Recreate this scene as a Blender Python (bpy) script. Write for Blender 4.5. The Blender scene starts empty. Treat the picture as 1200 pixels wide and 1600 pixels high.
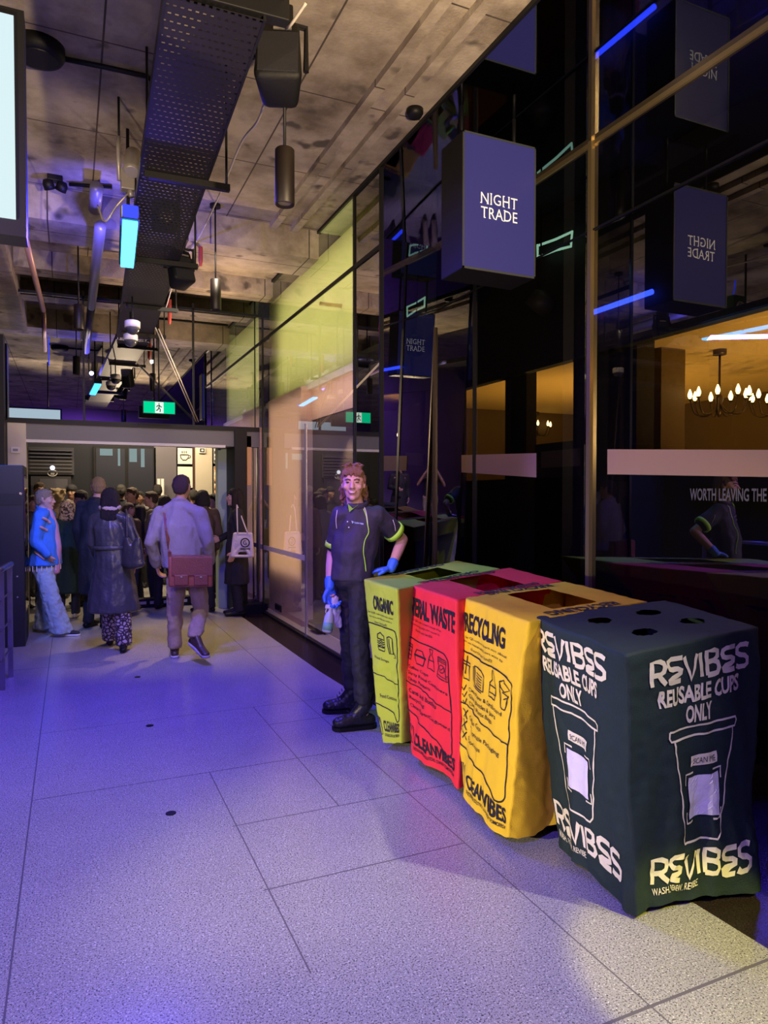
import bpy, bmesh, math, random
from mathutils import Vector, Matrix, noise
random.seed(7)
C = bpy.context.scene.collection
SC = bpy.context.scene

# ------------------------------------------------------------------ camera
F = 1090.0
CAMH = 1.6
YAW = math.atan2(490.0, math.hypot(F, 25.0))
PITCH = -math.atan2(25.0, F)
cam_f = Vector((math.sin(YAW)*math.cos(PITCH), math.cos(YAW)*math.cos(PITCH), math.sin(PITCH)))
cam_r = Vector((math.cos(YAW), -math.sin(YAW), 0.0))
cam_u = cam_r.cross(cam_f)
EYE = Vector((0, 0, CAMH))
cd = bpy.data.cameras.new('camera')
cd.sensor_fit = 'HORIZONTAL'; cd.sensor_width = 36.0; cd.lens = 36.0*F/1200.0
cd.clip_start = 0.02; cd.clip_end = 200
cam = bpy.data.objects.new('camera', cd); C.objects.link(cam)
m3 = Matrix((cam_r, cam_u, -cam_f)).transposed()
cam.matrix_world = Matrix.Translation(EYE) @ m3.to_4x4()
SC.camera = cam

# ------------------------------------------------------------------ world, exposure, room lights
SC.view_settings.view_transform = 'Standard'
SC.view_settings.look = 'None'
SC.view_settings.exposure = 0.1
SC.view_settings.gamma = 1.0
SC.view_settings.use_curve_mapping = False
SC.cycles.use_denoising = True
SC.cycles.max_bounces = 10
SC.cycles.glossy_bounces = 6
SC.cycles.transparent_max_bounces = 16
SC.cycles.sample_clamp_indirect = 4.0
SC.cycles.caustics_reflective = False
SC.cycles.caustics_refractive = False
wd = bpy.data.worlds.new('world'); SC.world = wd; wd.use_nodes = True
wd.node_tree.nodes['Background'].inputs[0].default_value = (0.55, 0.5, 0.75, 1)
wd.node_tree.nodes['Background'].inputs[1].default_value = 0.025

def lamp(name, kind, loc, target, energy, color, size=0.3, size_y=None, spot=None, blend=0.5):
    l = bpy.data.lights.new(name, kind); l.energy = energy; l.color = color
    if kind == 'AREA':
        l.size = size
        if size_y: l.shape = 'RECTANGLE'; l.size_y = size_y
    elif kind == 'SPOT':
        l.shadow_soft_size = size; l.spot_size = math.radians(spot); l.spot_blend = blend
    else: l.shadow_soft_size = size
    o = bpy.data.objects.new(name, l); C.objects.link(o); o.location = loc
    d = Vector(target) - Vector(loc)
    o.rotation_euler = d.to_track_quat('-Z', 'Y').to_euler()
    return o
# light of the blue and violet battens; spots aimed at people are added
lamp('blue_light', 'AREA', (0.36, 5.6, 3.42), (0.7, 5.0, 0), 170, (0.07, 0.035, 1.0), 0.9, 0.12)
lamp('blue_light', 'SPOT', (-0.9, 6.4, 3.5), (-0.15, 8.9, 0.9), 330, (0.03, 0.16, 1.0), 0.03, None, 30, 0.5)  # extra blue spot added to light the man in the blue jacket
lamp('violet_light', 'SPOT', (-2.4, -0.8, 4.0), (0.5, 3.3, 0), 1300, (0.20, 0.12, 1.0), 0.06, None, 62, 0.9)
lamp('violet_light', 'SPOT', (0.1, 2.9, 3.6), (1.85, 4.9, 1.45), 330, (0.62, 0.26, 1.0), 0.04, None, 26, 0.6)  # added violet spot on the face of the man at the bins
lamp('violet_light', 'SPOT', (1.0, 2.0, 3.9), (0.0, -0.4, 1.2), 1500, (0.8, 0.55, 1.0), 0.04, None, 50, 0.6)  # unseen violet spot added so the photographer shows in the mirror glass
lamp('white_spot', 'SPOT', (0.3, 4.3, 4.0), (0.75, 7.4, 1.0), 190, (1.0, 0.84, 0.68), 0.04, None, 42, 0.7)  # added warm white spot that lifts the walking man
# white downlight over the near walkway (beside the bins, so they throw a shadow on the floor)
lamp('white_spot', 'SPOT', (3.2, 0.0, 3.5), (-0.2, 2.2, 0), 620, (1.0, 0.90, 0.74), 0.04, None, 58, 0.9)
# low fill spot added off to the left to light the bin fronts
lamp('bin_fill', 'SPOT', (-3.4, 1.9, 1.55), (1.95, 3.15, 0.72), 1050, (1.0, 0.87, 0.54), 0.04, None, 34, 0.7)
lamp('yellow_lamp', 'SPOT', (2.9, -0.6, 3.0), (2.12, 1.40, 0), 700, (1.0, 0.90, 0.04), 0.03, None, 19, 0.25)
lamp('cyan_spot', 'SPOT', (2.5, 5.5, 4.2), (2.4, 4.6, 1.0), 150, (0.08, 0.45, 1.0), 0.03, None, 44, 0.8)  # added spot that gives the bin tops a teal cast
# added warm fill spots, no fixtures there, lifting the bare concrete
lamp('warm_fill', 'SPOT', (1.3, 0.9, 2.3), (1.5, 3.6, 4.35), 620, (1.0, 0.74, 0.42), 0.04, None, 120, 0.8)
lamp('warm_fill', 'SPOT', (-0.9, 2.6, 2.2), (0.0, 4.8, 4.35), 210, (1.0, 0.76, 0.50), 0.04, None, 120, 0.8)
lamp('warm_fill', 'SPOT', (1.9, 8.2, 2.9), (0.6, 8.2, 4.35), 110, (1.0, 0.66, 0.42), 0.04, None, 150, 0.8)
lamp('blue_light', 'SPOT', (0.34, 6.3, 3.65), (0.5, 7.6, 4.3), 60, (0.12, 0.10, 1.0), 0.03, None, 150, 0.8)
# warm lamp at the doorway, plus an added spot on its frame
lamp('doorway_light', 'SPOT', (1.7, 8.7, 3.9), (1.4, 8.0, 0), 330, (1.0, 0.66, 0.20), 0.04, None, 52, 0.8)
lamp('doorway_light', 'SPOT', (1.3, 6.4, 3.9), (0.6, 9.5, 2.2), 90, (1.0, 0.85, 0.62), 0.03, None, 60, 0.7)  # added spot, set well in front, brightening jamb and header
lamp('lobby_fill', 'AREA', (1.0, 12.4, 3.5), (1.2, 13.6, 1.9), 150, (1.0, 0.78, 0.5), 2.4, 0.4)  # unseen panel light added to brighten the shopfront
lamp('lobby_fill', 'SPOT', (1.1, 11.7, 3.5), (1.0, 11.1, 0.5), 260, (1.0, 0.74, 0.45), 0.04, None, 104, 0.9)  # unseen warm spot added over the crowd

# ------------------------------------------------------------------ pixel -> world helpers
def ray(x, y): return cam_f + cam_r*((x-600.0)/F) + cam_u*((800.0-y)/F)
def onz(x, y, z=0.0):
    d = ray(x, y); return EYE + d*((z-CAMH)/d.z)
def onx(x, y, X):
    d = ray(x, y); return EYE + d*(X/d.x)
def ony(x, y, Y):
    d = ray(x, y); return EYE + d*(Y/d.y)
def W(x, y, D): return EYE + ray(x, y)*D

# ------------------------------------------------------------------ materials
MATS = {}
def nodes_of(m): return m.node_tree.nodes, m.node_tree.links
def mat(name, col, rough=0.6, metal=0.0, bump=0.0, bscale=40.0, var=0.0, vscale=6.0, coat=0.0, spec=0.5, emit=None, estr=0.0):
    if name in MATS: return MATS[name]
    m = bpy.data.materials.new(name); m.use_nodes = True
    n, l = nodes_of(m); b = n['Principled BSDF']
    b.inputs['Base Color'].default_value = (*col, 1); b.inputs['Roughness'].default_value = rough
    b.inputs['Metallic'].default_value = metal; b.inputs['Coat Weight'].default_value = coat
    b.inputs['Specular IOR Level'].default_value = spec
    if emit: b.inputs['Emission Color'].default_value = (*emit, 1); b.inputs['Emission Strength'].default_value = estr
    if bump or var:
        tc = n.new('ShaderNodeTexCoord')
    if var:
        nt = n.new('ShaderNodeTexNoise'); nt.inputs['Scale'].default_value = vscale; nt.inputs['Detail'].default_value = 6
        l.new(tc.outputs['Object'], nt.inputs['Vector'])
        mx = n.new('ShaderNodeMix'); mx.data_type = 'RGBA'
        mx.inputs[6].default_value = (*[max(0, c*(1-var)) for c in col], 1)
        mx.inputs[7].default_value = (*[min(1, c*(1+var)) for c in col], 1)
        l.new(nt.outputs['Fac'], mx.inputs[0]); l.new(mx.outputs[2], b.inputs['Base Color'])
    if bump:
        nb = n.new('ShaderNodeTexNoise'); nb.inputs['Scale'].default_value = bscale; nb.inputs['Detail'].default_value = 4
        l.new(tc.outputs['Object'], nb.inputs['Vector'])
        bp = n.new('ShaderNodeBump'); bp.inputs['Strength'].default_value = bump; bp.inputs['Distance'].default_value = 0.02
        l.new(nb.outputs['Fac'], bp.inputs['Height']); l.new(bp.outputs[0], b.inputs['Normal'])
    MATS[name] = m; return m

def emitter(name, col, s):
    if name in MATS: return MATS[name]
    m = bpy.data.materials.new(name); m.use_nodes = True
    n, l = nodes_of(m); n.clear()
    e = n.new('ShaderNodeEmission'); e.inputs[0].default_value = (*col, 1); e.inputs[1].default_value = s
    o = n.new('ShaderNodeOutputMaterial'); l.new(e.outputs[0], o.inputs[0])
    MATS[name] = m; return m

def glass(name, tint, refl, edge, rough=0.0, rcol=(1, 1, 1)):
    """window pane: tinted see-through plus mirror reflection, 'refl' head-on rising to 'edge' at grazing angles"""
    m = bpy.data.materials.new(name); m.use_nodes = True
    n, l = nodes_of(m); n.clear()
    t = n.new('ShaderNodeBsdfTransparent'); t.inputs[0].default_value = (*tint, 1)
    g = n.new('ShaderNodeBsdfGlossy'); g.inputs['Roughness'].default_value = rough; g.inputs[0].default_value = (*rcol, 1)
    w = n.new('ShaderNodeLayerWeight'); w.inputs[0].default_value = 0.5
    p = n.new('ShaderNodeMath'); p.operation = 'POWER'; p.inputs[1].default_value = 2.0
    l.new(w.outputs['Facing'], p.inputs[0])
    r = n.new('ShaderNodeMapRange'); r.inputs['To Min'].default_value = refl; r.inputs['To Max'].default_value = edge
    l.new(p.outputs[0], r.inputs['Value'])
    x = n.new('ShaderNodeMixShader'); l.new(r.outputs[0], x.inputs[0]); l.new(t.outputs[0], x.inputs[1]); l.new(g.outputs[0], x.inputs[2])
    o = n.new('ShaderNodeOutputMaterial'); l.new(x.outputs[0], o.inputs[0])
    return m

def terrazzo(name, base, dark, light, rough, joints, spec=0.35):
    m = bpy.data.materials.new(name); m.use_nodes = True
    n, l = nodes_of(m); b = n['Principled BSDF']
    tc = n.new('ShaderNodeTexCoord'); P = tc.outputs['Object']
    def speck(scale, lo, hi):
        v = n.new('ShaderNodeTexNoise'); v.inputs['Scale'].default_value = scale; v.inputs['Detail'].default_value = 2.5; v.inputs['Roughness'].default_value = 0.7
        l.new(P, v.inputs['Vector'])
        r = n.new('ShaderNodeMapRange'); r.inputs['From Min'].default_value = lo; r.inputs['From Max'].default_value = hi
        l.new(v.outputs['Fac'], r.inputs['Value']); return r.outputs[0]
    def mixc(f, a, c):
        x = n.new('ShaderNodeMix'); x.data_type = 'RGBA'; l.new(f, x.inputs[0])
        if isinstance(a, tuple): x.inputs[6].default_value = (*a, 1)
        else: l.new(a, x.inputs[6])
        if isinstance(c, tuple): x.inputs[7].default_value = (*c, 1)
        else: l.new(c, x.inputs[7])
        return x.outputs[2]
    col = mixc(speck(2.2, 0.3, 0.7), tuple(c*0.9 for c in base), base)
    col = mixc(speck(165, 0.54, 0.60), col, dark)
    col = mixc(speck(130, 0.59, 0.66), col, light)
    if joints:
        sp = n.new('ShaderNodeSeparateXYZ'); l.new(P, sp.inputs[0])
        def near(axis, c, w):
            k = n.new('ShaderNodeMath'); k.operation = 'COMPARE'; l.new(sp.outputs[axis], k.inputs[0]); k.inputs[1].default_value = c; k.inputs[2].default_value = w
            return k.outputs[0]
        def cut(sock, axis, op, c):
            k = n.new('ShaderNodeMath'); k.operation = op; l.new(sp.outputs[axis], k.inputs[0]); k.inputs[1].default_value = c
            q = n.new('ShaderNodeMath'); q.operation = 'MULTIPLY'; l.new(k.outputs[0], q.inputs[0]); l.new(sock, q.inputs[1]); return q.outputs[0]
        tot = None
        for (ax, c, w, lims) in joints:
            s = near(ax, c, w)
            for (a2, op, v) in lims: s = cut(s, a2, op, v)
            if tot is None: tot = s
            else:
                k = n.new('ShaderNodeMath'); k.operation = 'MAXIMUM'; l.new(tot, k.inputs[0]); l.new(s, k.inputs[1]); tot = k.outputs[0]
        col = mixc(tot, col, (0.13, 0.12, 0.14))
    l.new(col, b.inputs['Base Color']); b.inputs['Roughness'].default_value = rough
    b.inputs['Specular IOR Level'].default_value = spec
    nb = n.new('ShaderNodeTexNoise'); nb.inputs['Scale'].default_value = 6; l.new(P, nb.inputs['Vector'])
    bp = n.new('ShaderNodeBump'); bp.inputs['Strength'].default_value = 0.05; l.new(nb.outputs['Fac'], bp.inputs['Height']); l.new(bp.outputs[0], b.inputs['Normal'])
    return m

def concrete(name):
    m = bpy.data.materials.new(name); m.use_nodes = True
    n, l = nodes_of(m); b = n['Principled BSDF']; tc = n.new('ShaderNodeTexCoord')
    n1 = n.new('ShaderNodeTexNoise'); n1.inputs['Scale'].default_value = 1.6; n1.inputs['Detail'].default_value = 8; n1.inputs['Roughness'].default_value = 0.65
    l.new(tc.outputs['Object'], n1.inputs['Vector'])
    cr = n.new('ShaderNodeValToRGB'); l.new(n1.outputs['Fac'], cr.inputs[0])
    cr.color_ramp.elements[0].position = 0.32; cr.color_ramp.elements[0].color = (0.16, 0.125, 0.09, 1)
    cr.color_ramp.elements[1].position = 0.62; cr.color_ramp.elements[1].color = (0.50, 0.43, 0.33, 1)
    n2 = n.new('ShaderNodeTexNoise'); n2.inputs['Scale'].default_value = 55; n2.inputs['Detail'].default_value = 3
    l.new(tc.outputs['Object'], n2.inputs['Vector'])
    n3 = n.new('ShaderNodeTexNoise'); n3.inputs['Scale'].default_value = 4.5; n3.inputs['Detail'].default_value = 2
    l.new(tc.outputs['Object'], n3.inputs['Vector'])
    r3 = n.new('ShaderNodeMapRange'); r3.inputs['From Min'].default_value = 0.62; r3.inputs['From Max'].default_value = 0.72; l.new(n3.outputs['Fac'], r3.inputs['Value'])
    mx = n.new('ShaderNodeMix'); mx.data_type = 'RGBA'; l.new(r3.outputs[0], mx.inputs[0]); l.new(cr.outputs[0], mx.inputs[6]); mx.inputs[7].default_value = (0.10, 0.085, 0.07, 1)
    # formwork joints
    sp = n.new('ShaderNodeSeparateXYZ'); l.new(tc.outputs['Object'], sp.inputs[0])
    def grid(axis, period, off, w):
        a = n.new('ShaderNodeMath'); a.operation = 'ADD'; l.new(sp.outputs[axis], a.inputs[0]); a.inputs[1].default_value = 100*period - off
        q = n.new('ShaderNodeMath'); q.operation = 'MODULO'; l.new(a.outputs[0], q.inputs[0]); q.inputs[1].default_value = period
        k = n.new('ShaderNodeMath'); k.operation = 'LESS_THAN'; l.new(q.outputs[0], k.inputs[0]); k.inputs[1].default_value = w; return k.outputs[0]
    mm = n.new('ShaderNodeMath'); mm.operation = 'MAXIMUM'; l.new(grid(0, 1.22, 0.2, 0.012), mm.inputs[0]); l.new(grid(1, 1.15, 5.75, 0.012), mm.inputs[1])
    m2 = n.new('ShaderNodeMix'); m2.data_type = 'RGBA'; l.new(mm.outputs[0], m2.inputs[0]); l.new(mx.outputs[2], m2.inputs[6]); m2.inputs[7].default_value = (0.07, 0.055, 0.045, 1)
    l.new(m2.outputs[2], b.inputs['Base Color']); b.inputs['Roughness'].default_value = 0.85
    bp = n.new('ShaderNodeBump'); bp.inputs['Strength'].default_value = 0.35; bp.inputs['Distance'].default_value = 0.01
    l.new(n2.outputs['Fac'], bp.inputs['Height']); l.new(bp.outputs[0], b.inputs['Normal'])
    return m

def perforated(name, col, sx, sy, slot_x, slot_y):
    """sheet metal punched with rows of slots"""
    m = bpy.data.materials.new(name); m.use_nodes = True
    n, l = nodes_of(m); b = n['Principled BSDF']; b.inputs['Base Color'].default_value = (*col, 1); b.inputs['Metallic'].default_value = 0.0; b.inputs['Specular IOR Level'].default_value = 0.3; b.inputs['Roughness'].default_value = 0.5
    tc = n.new('ShaderNodeTexCoord')
    mp = n.new('ShaderNodeMapping'); mp.inputs['Scale'].default_value = (1/sx, 1/sy, 1); l.new(tc.outputs['Object'], mp.inputs[0])
    sp = n.new('ShaderNodeSeparateXYZ'); l.new(mp.outputs[0], sp.inputs[0])
    def fr(s):
        k = n.new('ShaderNodeMath'); k.operation = 'FRACT'; l.new(s, k.inputs[0]); return k.outputs[0]
    fy = n.new('ShaderNodeMath'); fy.operation = 'FLOOR'; l.new(sp.outputs[1], fy.inputs[0])
    h = n.new('ShaderNodeMath'); h.operation = 'MULTIPLY'; l.new(fy.outputs[0], h.inputs[0]); h.inputs[1].default_value = 0.5
    ax = n.new('ShaderNodeMath'); l.new(sp.outputs[0], ax.inputs[0]); l.new(h.outputs[0], ax.inputs[1])
    def lt(s, v):
        k = n.new('ShaderNodeMath'); k.operation = 'LESS_THAN'; l.new(s, k.inputs[0]); k.inputs[1].default_value = v; return k.outputs[0]
    q = n.new('ShaderNodeMath'); q.operation = 'MULTIPLY'; l.new(lt(fr(ax.outputs[0]), slot_x), q.inputs[0]); l.new(lt(fr(sp.outputs[1]), slot_y), q.inputs[1])
    iv = n.new('ShaderNodeMath'); iv.operation = 'SUBTRACT'; iv.inputs[0].default_value = 1; l.new(q.outputs[0], iv.inputs[1])
    l.new(iv.outputs[0], b.inputs['Alpha'])
    return m

M_black = mat('black_metal', (0.006, 0.006, 0.007), 0.5, 0.0, spec=0.3)
M_blackm = mat('matt_black', (0.004, 0.004, 0.0045), 0.6, 0, 0.1, 60, spec=0.3)
M_steel = mat('brushed_steel', (0.55, 0.55, 0.56), 0.3, 0.9)
M_chrome = mat('chrome', (0.8, 0.8, 0.8), 0.12, 1.0)
M_white = mat('white_paint', (0.75, 0.73, 0.7), 0.5)
M_cream = mat('cream_panel', (0.62, 0.56, 0.44), 0.5, 0, 0, 40, 0.06)
M_conc = concrete('bare_concrete')

# ------------------------------------------------------------------ mesh helpers
def rootof(name, loc, label, cat, group=None):
    o = bpy.data.objects.new(name, None); C.objects.link(o); o.location = loc; o.empty_display_size = 0.1
    o['label'] = label; o['category'] = cat
    if group: o['group'] = group
    return o
def tag(o, label, cat, group=None):
    o['label'] = label; o['category'] = cat
    if group: o['group'] = group
    return o
def link(name, me, m, parent=None, loc=None):
    """me holds world coordinates; the object gets its origin at its parent's place (or at loc)"""
    o = bpy.data.objects.new(name, me); C.objects.link(o)
    if m is not None and not me.materials: me.materials.append(m)
    if parent is not None:
        w = world_loc(parent); me.transform(Matrix.Translation(-w)); o.parent = parent
    elif loc is not None:
        me.transform(Matrix.Translation(-Vector(loc))); o.location = loc
    return o
def world_loc(o):
    v = Vector((0, 0, 0))
    while o is not None: v = v + o.location; o = o.parent
    return v
def struct(o): o['kind'] = 'structure'; return o

def finish(name, bm, m, parent=None, loc=None, smooth=False):
    bmesh.ops.recalc_face_normals(bm, faces=bm.faces[:])
    me = bpy.data.meshes.new(name); bm.to_mesh(me); bm.free()
    if smooth:
        for p in me.polygons: p.use_smooth = True
    return link(name, me, m, parent, loc)
def box(bm, lo, hi, bev=0.0):
    lo = Vector(lo); hi = Vector(hi)
    r = bmesh.ops.create_cube(bm, size=1.0)
    c = (lo+hi)/2; s = hi-lo
    for v in r['verts']: v.co = Vector((c.x+v.co.x*s.x, c.y+v.co.y*s.y, c.z+v.co.z*s.z))
    if bev:
        es = list({e for v in r['verts'] for e in v.link_edges})
        bmesh.ops.bevel(bm, geom=es, offset=bev, segments=2, profile=0.5, affect='EDGES')
def obox(bm, c, ax, ay, az, bev=0.0):
    """box from centre and three half-axis vectors"""
    r = bmesh.ops.create_cube(bm, size=2.0); c = Vector(c); ax = Vector(ax); ay = Vector(ay); az = Vector(az)
    for v in r['verts']: v.co = c + ax*v.co.x + ay*v.co.y + az*v.co.z
    if bev:
        es = list({e for v in r['verts'] for e in v.link_edges})
        bmesh.ops.bevel(bm, geom=es, offset=bev, segments=2, profile=0.5, affect='EDGES')
def tube(bm, pts, r, seg=10, caps=True):
    pts = [Vector(p) for p in pts]; rings = []
    rr = r if isinstance(r, (list, tuple)) else [r]*len(pts)
    prev = None
    for i, p in enumerate(pts):
        d = (pts[min(i+1, len(pts)-1)] - pts[max(i-1, 0)])
        d.normalize()
        if prev is None:
            a = d.orthogonal().normalized()
        else:
            a = (prev - d*prev.dot(d))
            a = a.normalized() if a.length > 1e-6 else d.orthogonal().normalized()
        prev = a; b = d.cross(a)
        rings.append([bm.verts.new(p + (a*math.cos(t) + b*math.sin(t))*rr[i]) for t in [2*math.pi*k/seg for k in range(seg)]])
    for i in range(len(rings)-1):
        for k in range(seg):
            bm.faces.new((rings[i][k], rings[i][(k+1) % seg], rings[i+1][(k+1) % seg], rings[i+1][k]))
    if caps:
        bm.faces.new(rings[0][::-1]); bm.faces.new(rings[-1])
def lathe(bm, c, prof, axis=(0, 0, 1), seg=24):
    """prof: list of (radius, height along axis)"""
    c = Vector(c); ax = Vector(axis).normalized(); a = ax.orthogonal().normalized(); b = ax.cross(a); rings = []
    for r, h in prof:
        rings.append([bm.verts.new(c + ax*h + (a*math.cos(t)+b*math.sin(t))*max(r, 1e-4)) for t in [2*math.pi*k/seg for k in range(seg)]])
    for i in range(len(rings)-1):
        for k in range(seg): bm.faces.new((rings[i][k], rings[i][(k+1) % seg], rings[i+1][(k+1) % seg], rings[i+1][k]))
    bm.faces.new(rings[0][::-1]); bm.faces.new(rings[-1])
def quad(bm, *ps): return bm.faces.new([bm.verts.new(Vector(p)) for p in ps])
def NB(): return bmesh.new()
def mbox(name, lo, hi, m, parent=None, bev=0.0):
    bm = NB(); box(bm, lo, hi, bev); c = (Vector(lo)+Vector(hi))/2
    return finish(name, bm, m, parent, c if parent is None else None)
def mtube(name, pts, r, m, parent=None, seg=10):
    bm = NB(); tube(bm, pts, r, seg); return finish(name, bm, m, parent, pts[0] if parent is None else None, True)
def smooth_path(pts, n=8):
    """Catmull-Rom through pts"""
    P = [Vector(p) for p in pts]; P = [P[0]*2-P[1]] + P + [P[-1]*2-P[-2]]; out = []
    for i in range(1, len(P)-2):
        for k in range(n):
            t = k/n; a, b, c, d = P[i-1], P[i], P[i+1], P[i+2]
            out.append(0.5*((2*b) + (c-a)*t + (2*a-5*b+4*c-d)*t*t + (3*b-a-3*c+d)*t*t*t))
    out.append(P[-2]); return out

# organic surfaces: chains of tapering balls, fused into one continuous skin
def ball_pts(c, r, M, nu=12, nv=7):
    if not isinstance(r, (tuple, list)): r = (r, r, r)
    out = []
    for i in range(nv):
        ph = math.pi*(i+0.5)/nv
        for k in range(nu):
            th = 2*math.pi*k/nu
            q = Vector((r[0]*math.sin(ph)*math.cos(th), r[1]*math.sin(ph)*math.sin(th), r[2]*math.cos(ph)))
            out.append(Vector(c) + M @ q)
    for s in (1, -1): out.append(Vector(c) + M @ Vector((0, 0, r[2]*s)))
    return out
def hull_into(bm, pts):
    b2 = NB()
    for p in pts: b2.verts.new(p)
    bmesh.ops.convex_hull(b2, input=b2.verts[:])
    bmesh.ops.delete(b2, geom=[v for v in b2.verts if not v.link_faces], context='VERTS')
    me = bpy.data.meshes.new('h'); b2.to_mesh(me); b2.free(); bm.from_mesh(me); bpy.data.meshes.remove(me)
def fuse(name, chains, voxel, it, m, parent, M=None, disp=None, fac=0.5):
    """chains: [(centre, radius), ...] lists; each neighbouring pair is hulled; all is voxel-fused and smoothed"""
    M = M or Matrix.Identity(3); bm = NB()
    for ch in chains:
        B = [ball_pts(q[0], q[1], q[2] if len(q) > 2 else M) for q in ch]
        if len(B) == 1: hull_into(bm, B[0]); continue
        for a, b in zip(B[:-1], B[1:]): hull_into(bm, a+b)
    me = bpy.data.meshes.new(name); bm.to_mesh(me); bm.free()
    o = bpy.data.objects.new('tmp', me); C.objects.link(o)
    r = o.modifiers.new('r', 'REMESH'); r.mode = 'VOXEL'; r.voxel_size = voxel
    if it: s = o.modifiers.new('s', 'SMOOTH'); s.iterations = it; s.factor = fac
    dg = bpy.context.evaluated_depsgraph_get(); dg.update()
    me2 = bpy.data.meshes.new_from_object(o.evaluated_get(dg)); me2.name = name
    bpy.data.objects.remove(o); bpy.data.meshes.remove(me)
    if disp:
        ns = [v.normal.copy() for v in me2.vertices]
        for v, nn in zip(me2.vertices, ns): v.co = v.co + nn*disp(v.co)
    for p in me2.polygons: p.use_smooth = True
    me2.materials.clear()
    return link(name, me2, m, parent)
def folds(amp, fx=14.0, fz=5.0, seed=0.0):
    def f(p): return amp*(noise.noise(Vector((p.x*fx+seed, p.y*fx, p.z*fz))) + 0.5*noise.noise(Vector((p.x*fx*2.3, p.y*fx*2.3+seed, p.z*fz*2.6))))
    return f
def paint_faces(o, rules):
    """rules: [(material, test(local centre))] -> extra material slots"""
    me = o.data
    for mt, test in rules:
        me.materials.append(mt); k = len(me.materials)-1
        for p in me.polygons:
            if test(p.center): p.material_index = k

# lettering and line marks as 2-D outlines
FONTC = {}
def glyphs(s, bold=0.0, space=1.0):
    key = (s, bold, space)
    if key in FONTC: return FONTC[key]
    cu = bpy.data.curves.new('t', 'FONT'); cu.body = s; cu.size = 1.0; cu.resolution_u = 3; cu.offset = bold; cu.space_character = space; cu.fill_mode = 'BOTH'
    o = bpy.data.objects.new('t', cu); C.objects.link(o)
    dg = bpy.context.evaluated_depsgraph_get(); dg.update()
    me = bpy.data.meshes.new_from_object(o.evaluated_get(dg))
    vs = [(v.co.x, v.co.y) for v in me.vertices]; fs = [tuple(p.vertices) for p in me.polygons]
    bpy.data.objects.remove(o); bpy.data.meshes.remove(me); bpy.data.curves.remove(cu)
    if vs:
        x0 = min(v[0] for v in vs); x1 = max(v[0] for v in vs); y0 = min(v[1] for v in vs); y1 = max(v[1] for v in vs)
        vs = [((v[0]-x0)/(x1-x0), (v[1]-y0)/(y1-y0)) for v in vs]
        asp = (x1-x0)/(y1-y0)
    else: asp = 1
    FONTC[key] = (vs, fs, asp); return FONTC[key]
class Ink:
    """2-D marks; x to the right and y DOWN, in any unit"""
    def __init__(self): self.v = []; self.f = []
    def text(self, s, x0, y0, x1, y1, bold=0.0, space=1.0):
        vs, fs, _ = glyphs(s, bold, space); k = len(self.v)
        self.v += [(x0+(x1-x0)*a, y1+(y0-y1)*b) for a, b in vs]; self.f += [tuple(i+k for i in f) for f in fs]
    def line(self, pts, w, closed=False, ax=1.0):
        """ribbon of width w; ax = x-unit length / y-unit length"""
        pts = [Vector((p[0]*ax, p[1])) for p in pts]
        if closed: pts = pts + [pts[0]]
        q = []
        for a, b in zip(pts[:-1], pts[1:]):
            nseg = max(1, int((b-a).length/(w*5)))
            for i in range(nseg): q.append(a + (b-a)*(i/nseg))
        q.append(pts[-1]); k = len(self.v)
        for i, p in enumerate(q):
            a = q[max(i-1, 0)]; b = q[min(i+1, len(q)-1)]
            if closed and i in (0, len(q)-1): a = q[-2]; b = q[1]
            d = b-a
            if d.length < 1e-9: d = Vector((1, 0))
            d.normalize(); nn = Vector((-d.y, d.x))*w/2
            self.v += [((p+nn).x/ax, (p+nn).y), ((p-nn).x/ax, (p-nn).y)]
        for i in range(len(q)-1): self.f.append((k+2*i, k+2*i+1, k+2*i+3, k+2*i+2))
    def rect(self, x0, y0, x1, y1, n=1, mrows=1):
        for i in range(n):
            for j in range(mrows):
                k = len(self.v); a = x0+(x1-x0)*i/n; b = x0+(x1-x0)*(i+1)/n; c = y0+(y1-y0)*j/mrows; d = y0+(y1-y0)*(j+1)/mrows
                self.v += [(a, c), (b, c), (b, d), (a, d)]; self.f.append((k, k+1, k+2, k+3))
    def poly(self, pts):
        k = len(self.v); self.v += list(pts); self.f.append(tuple(range(k, k+len(pts))))
    def mesh(self, name, fn, m, parent=None, loc=None, maxlen=None):
        me = bpy.data.meshes.new(name)
        bm = NB(); vs = [bm.verts.new((a, b, 0)) for a, b in self.v]
        for f in self.f:
            try: bm.faces.new([vs[i] for i in f])
            except ValueError: pass
        if maxlen:
            bmesh.ops.triangulate(bm, faces=bm.faces[:])
            for _ in range(3):
                es = [e for e in bm.edges if e.calc_length() > maxlen]
                if not es: break
                bmesh.ops.subdivide_edges(bm, edges=es, cuts=1)
        for v in bm.verts: v.co = fn(v.co.x, v.co.y)
        bm.to_mesh(me); bm.free()
        return link(name, me, m, parent, loc)
def flat(o, ex, ey):
    """map Ink onto the plane o + x*ex + y*ey"""
    o = Vector(o); ex = Vector(ex); ey = Vector(ey)
    return lambda x, y: o + ex*x + ey*y
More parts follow.
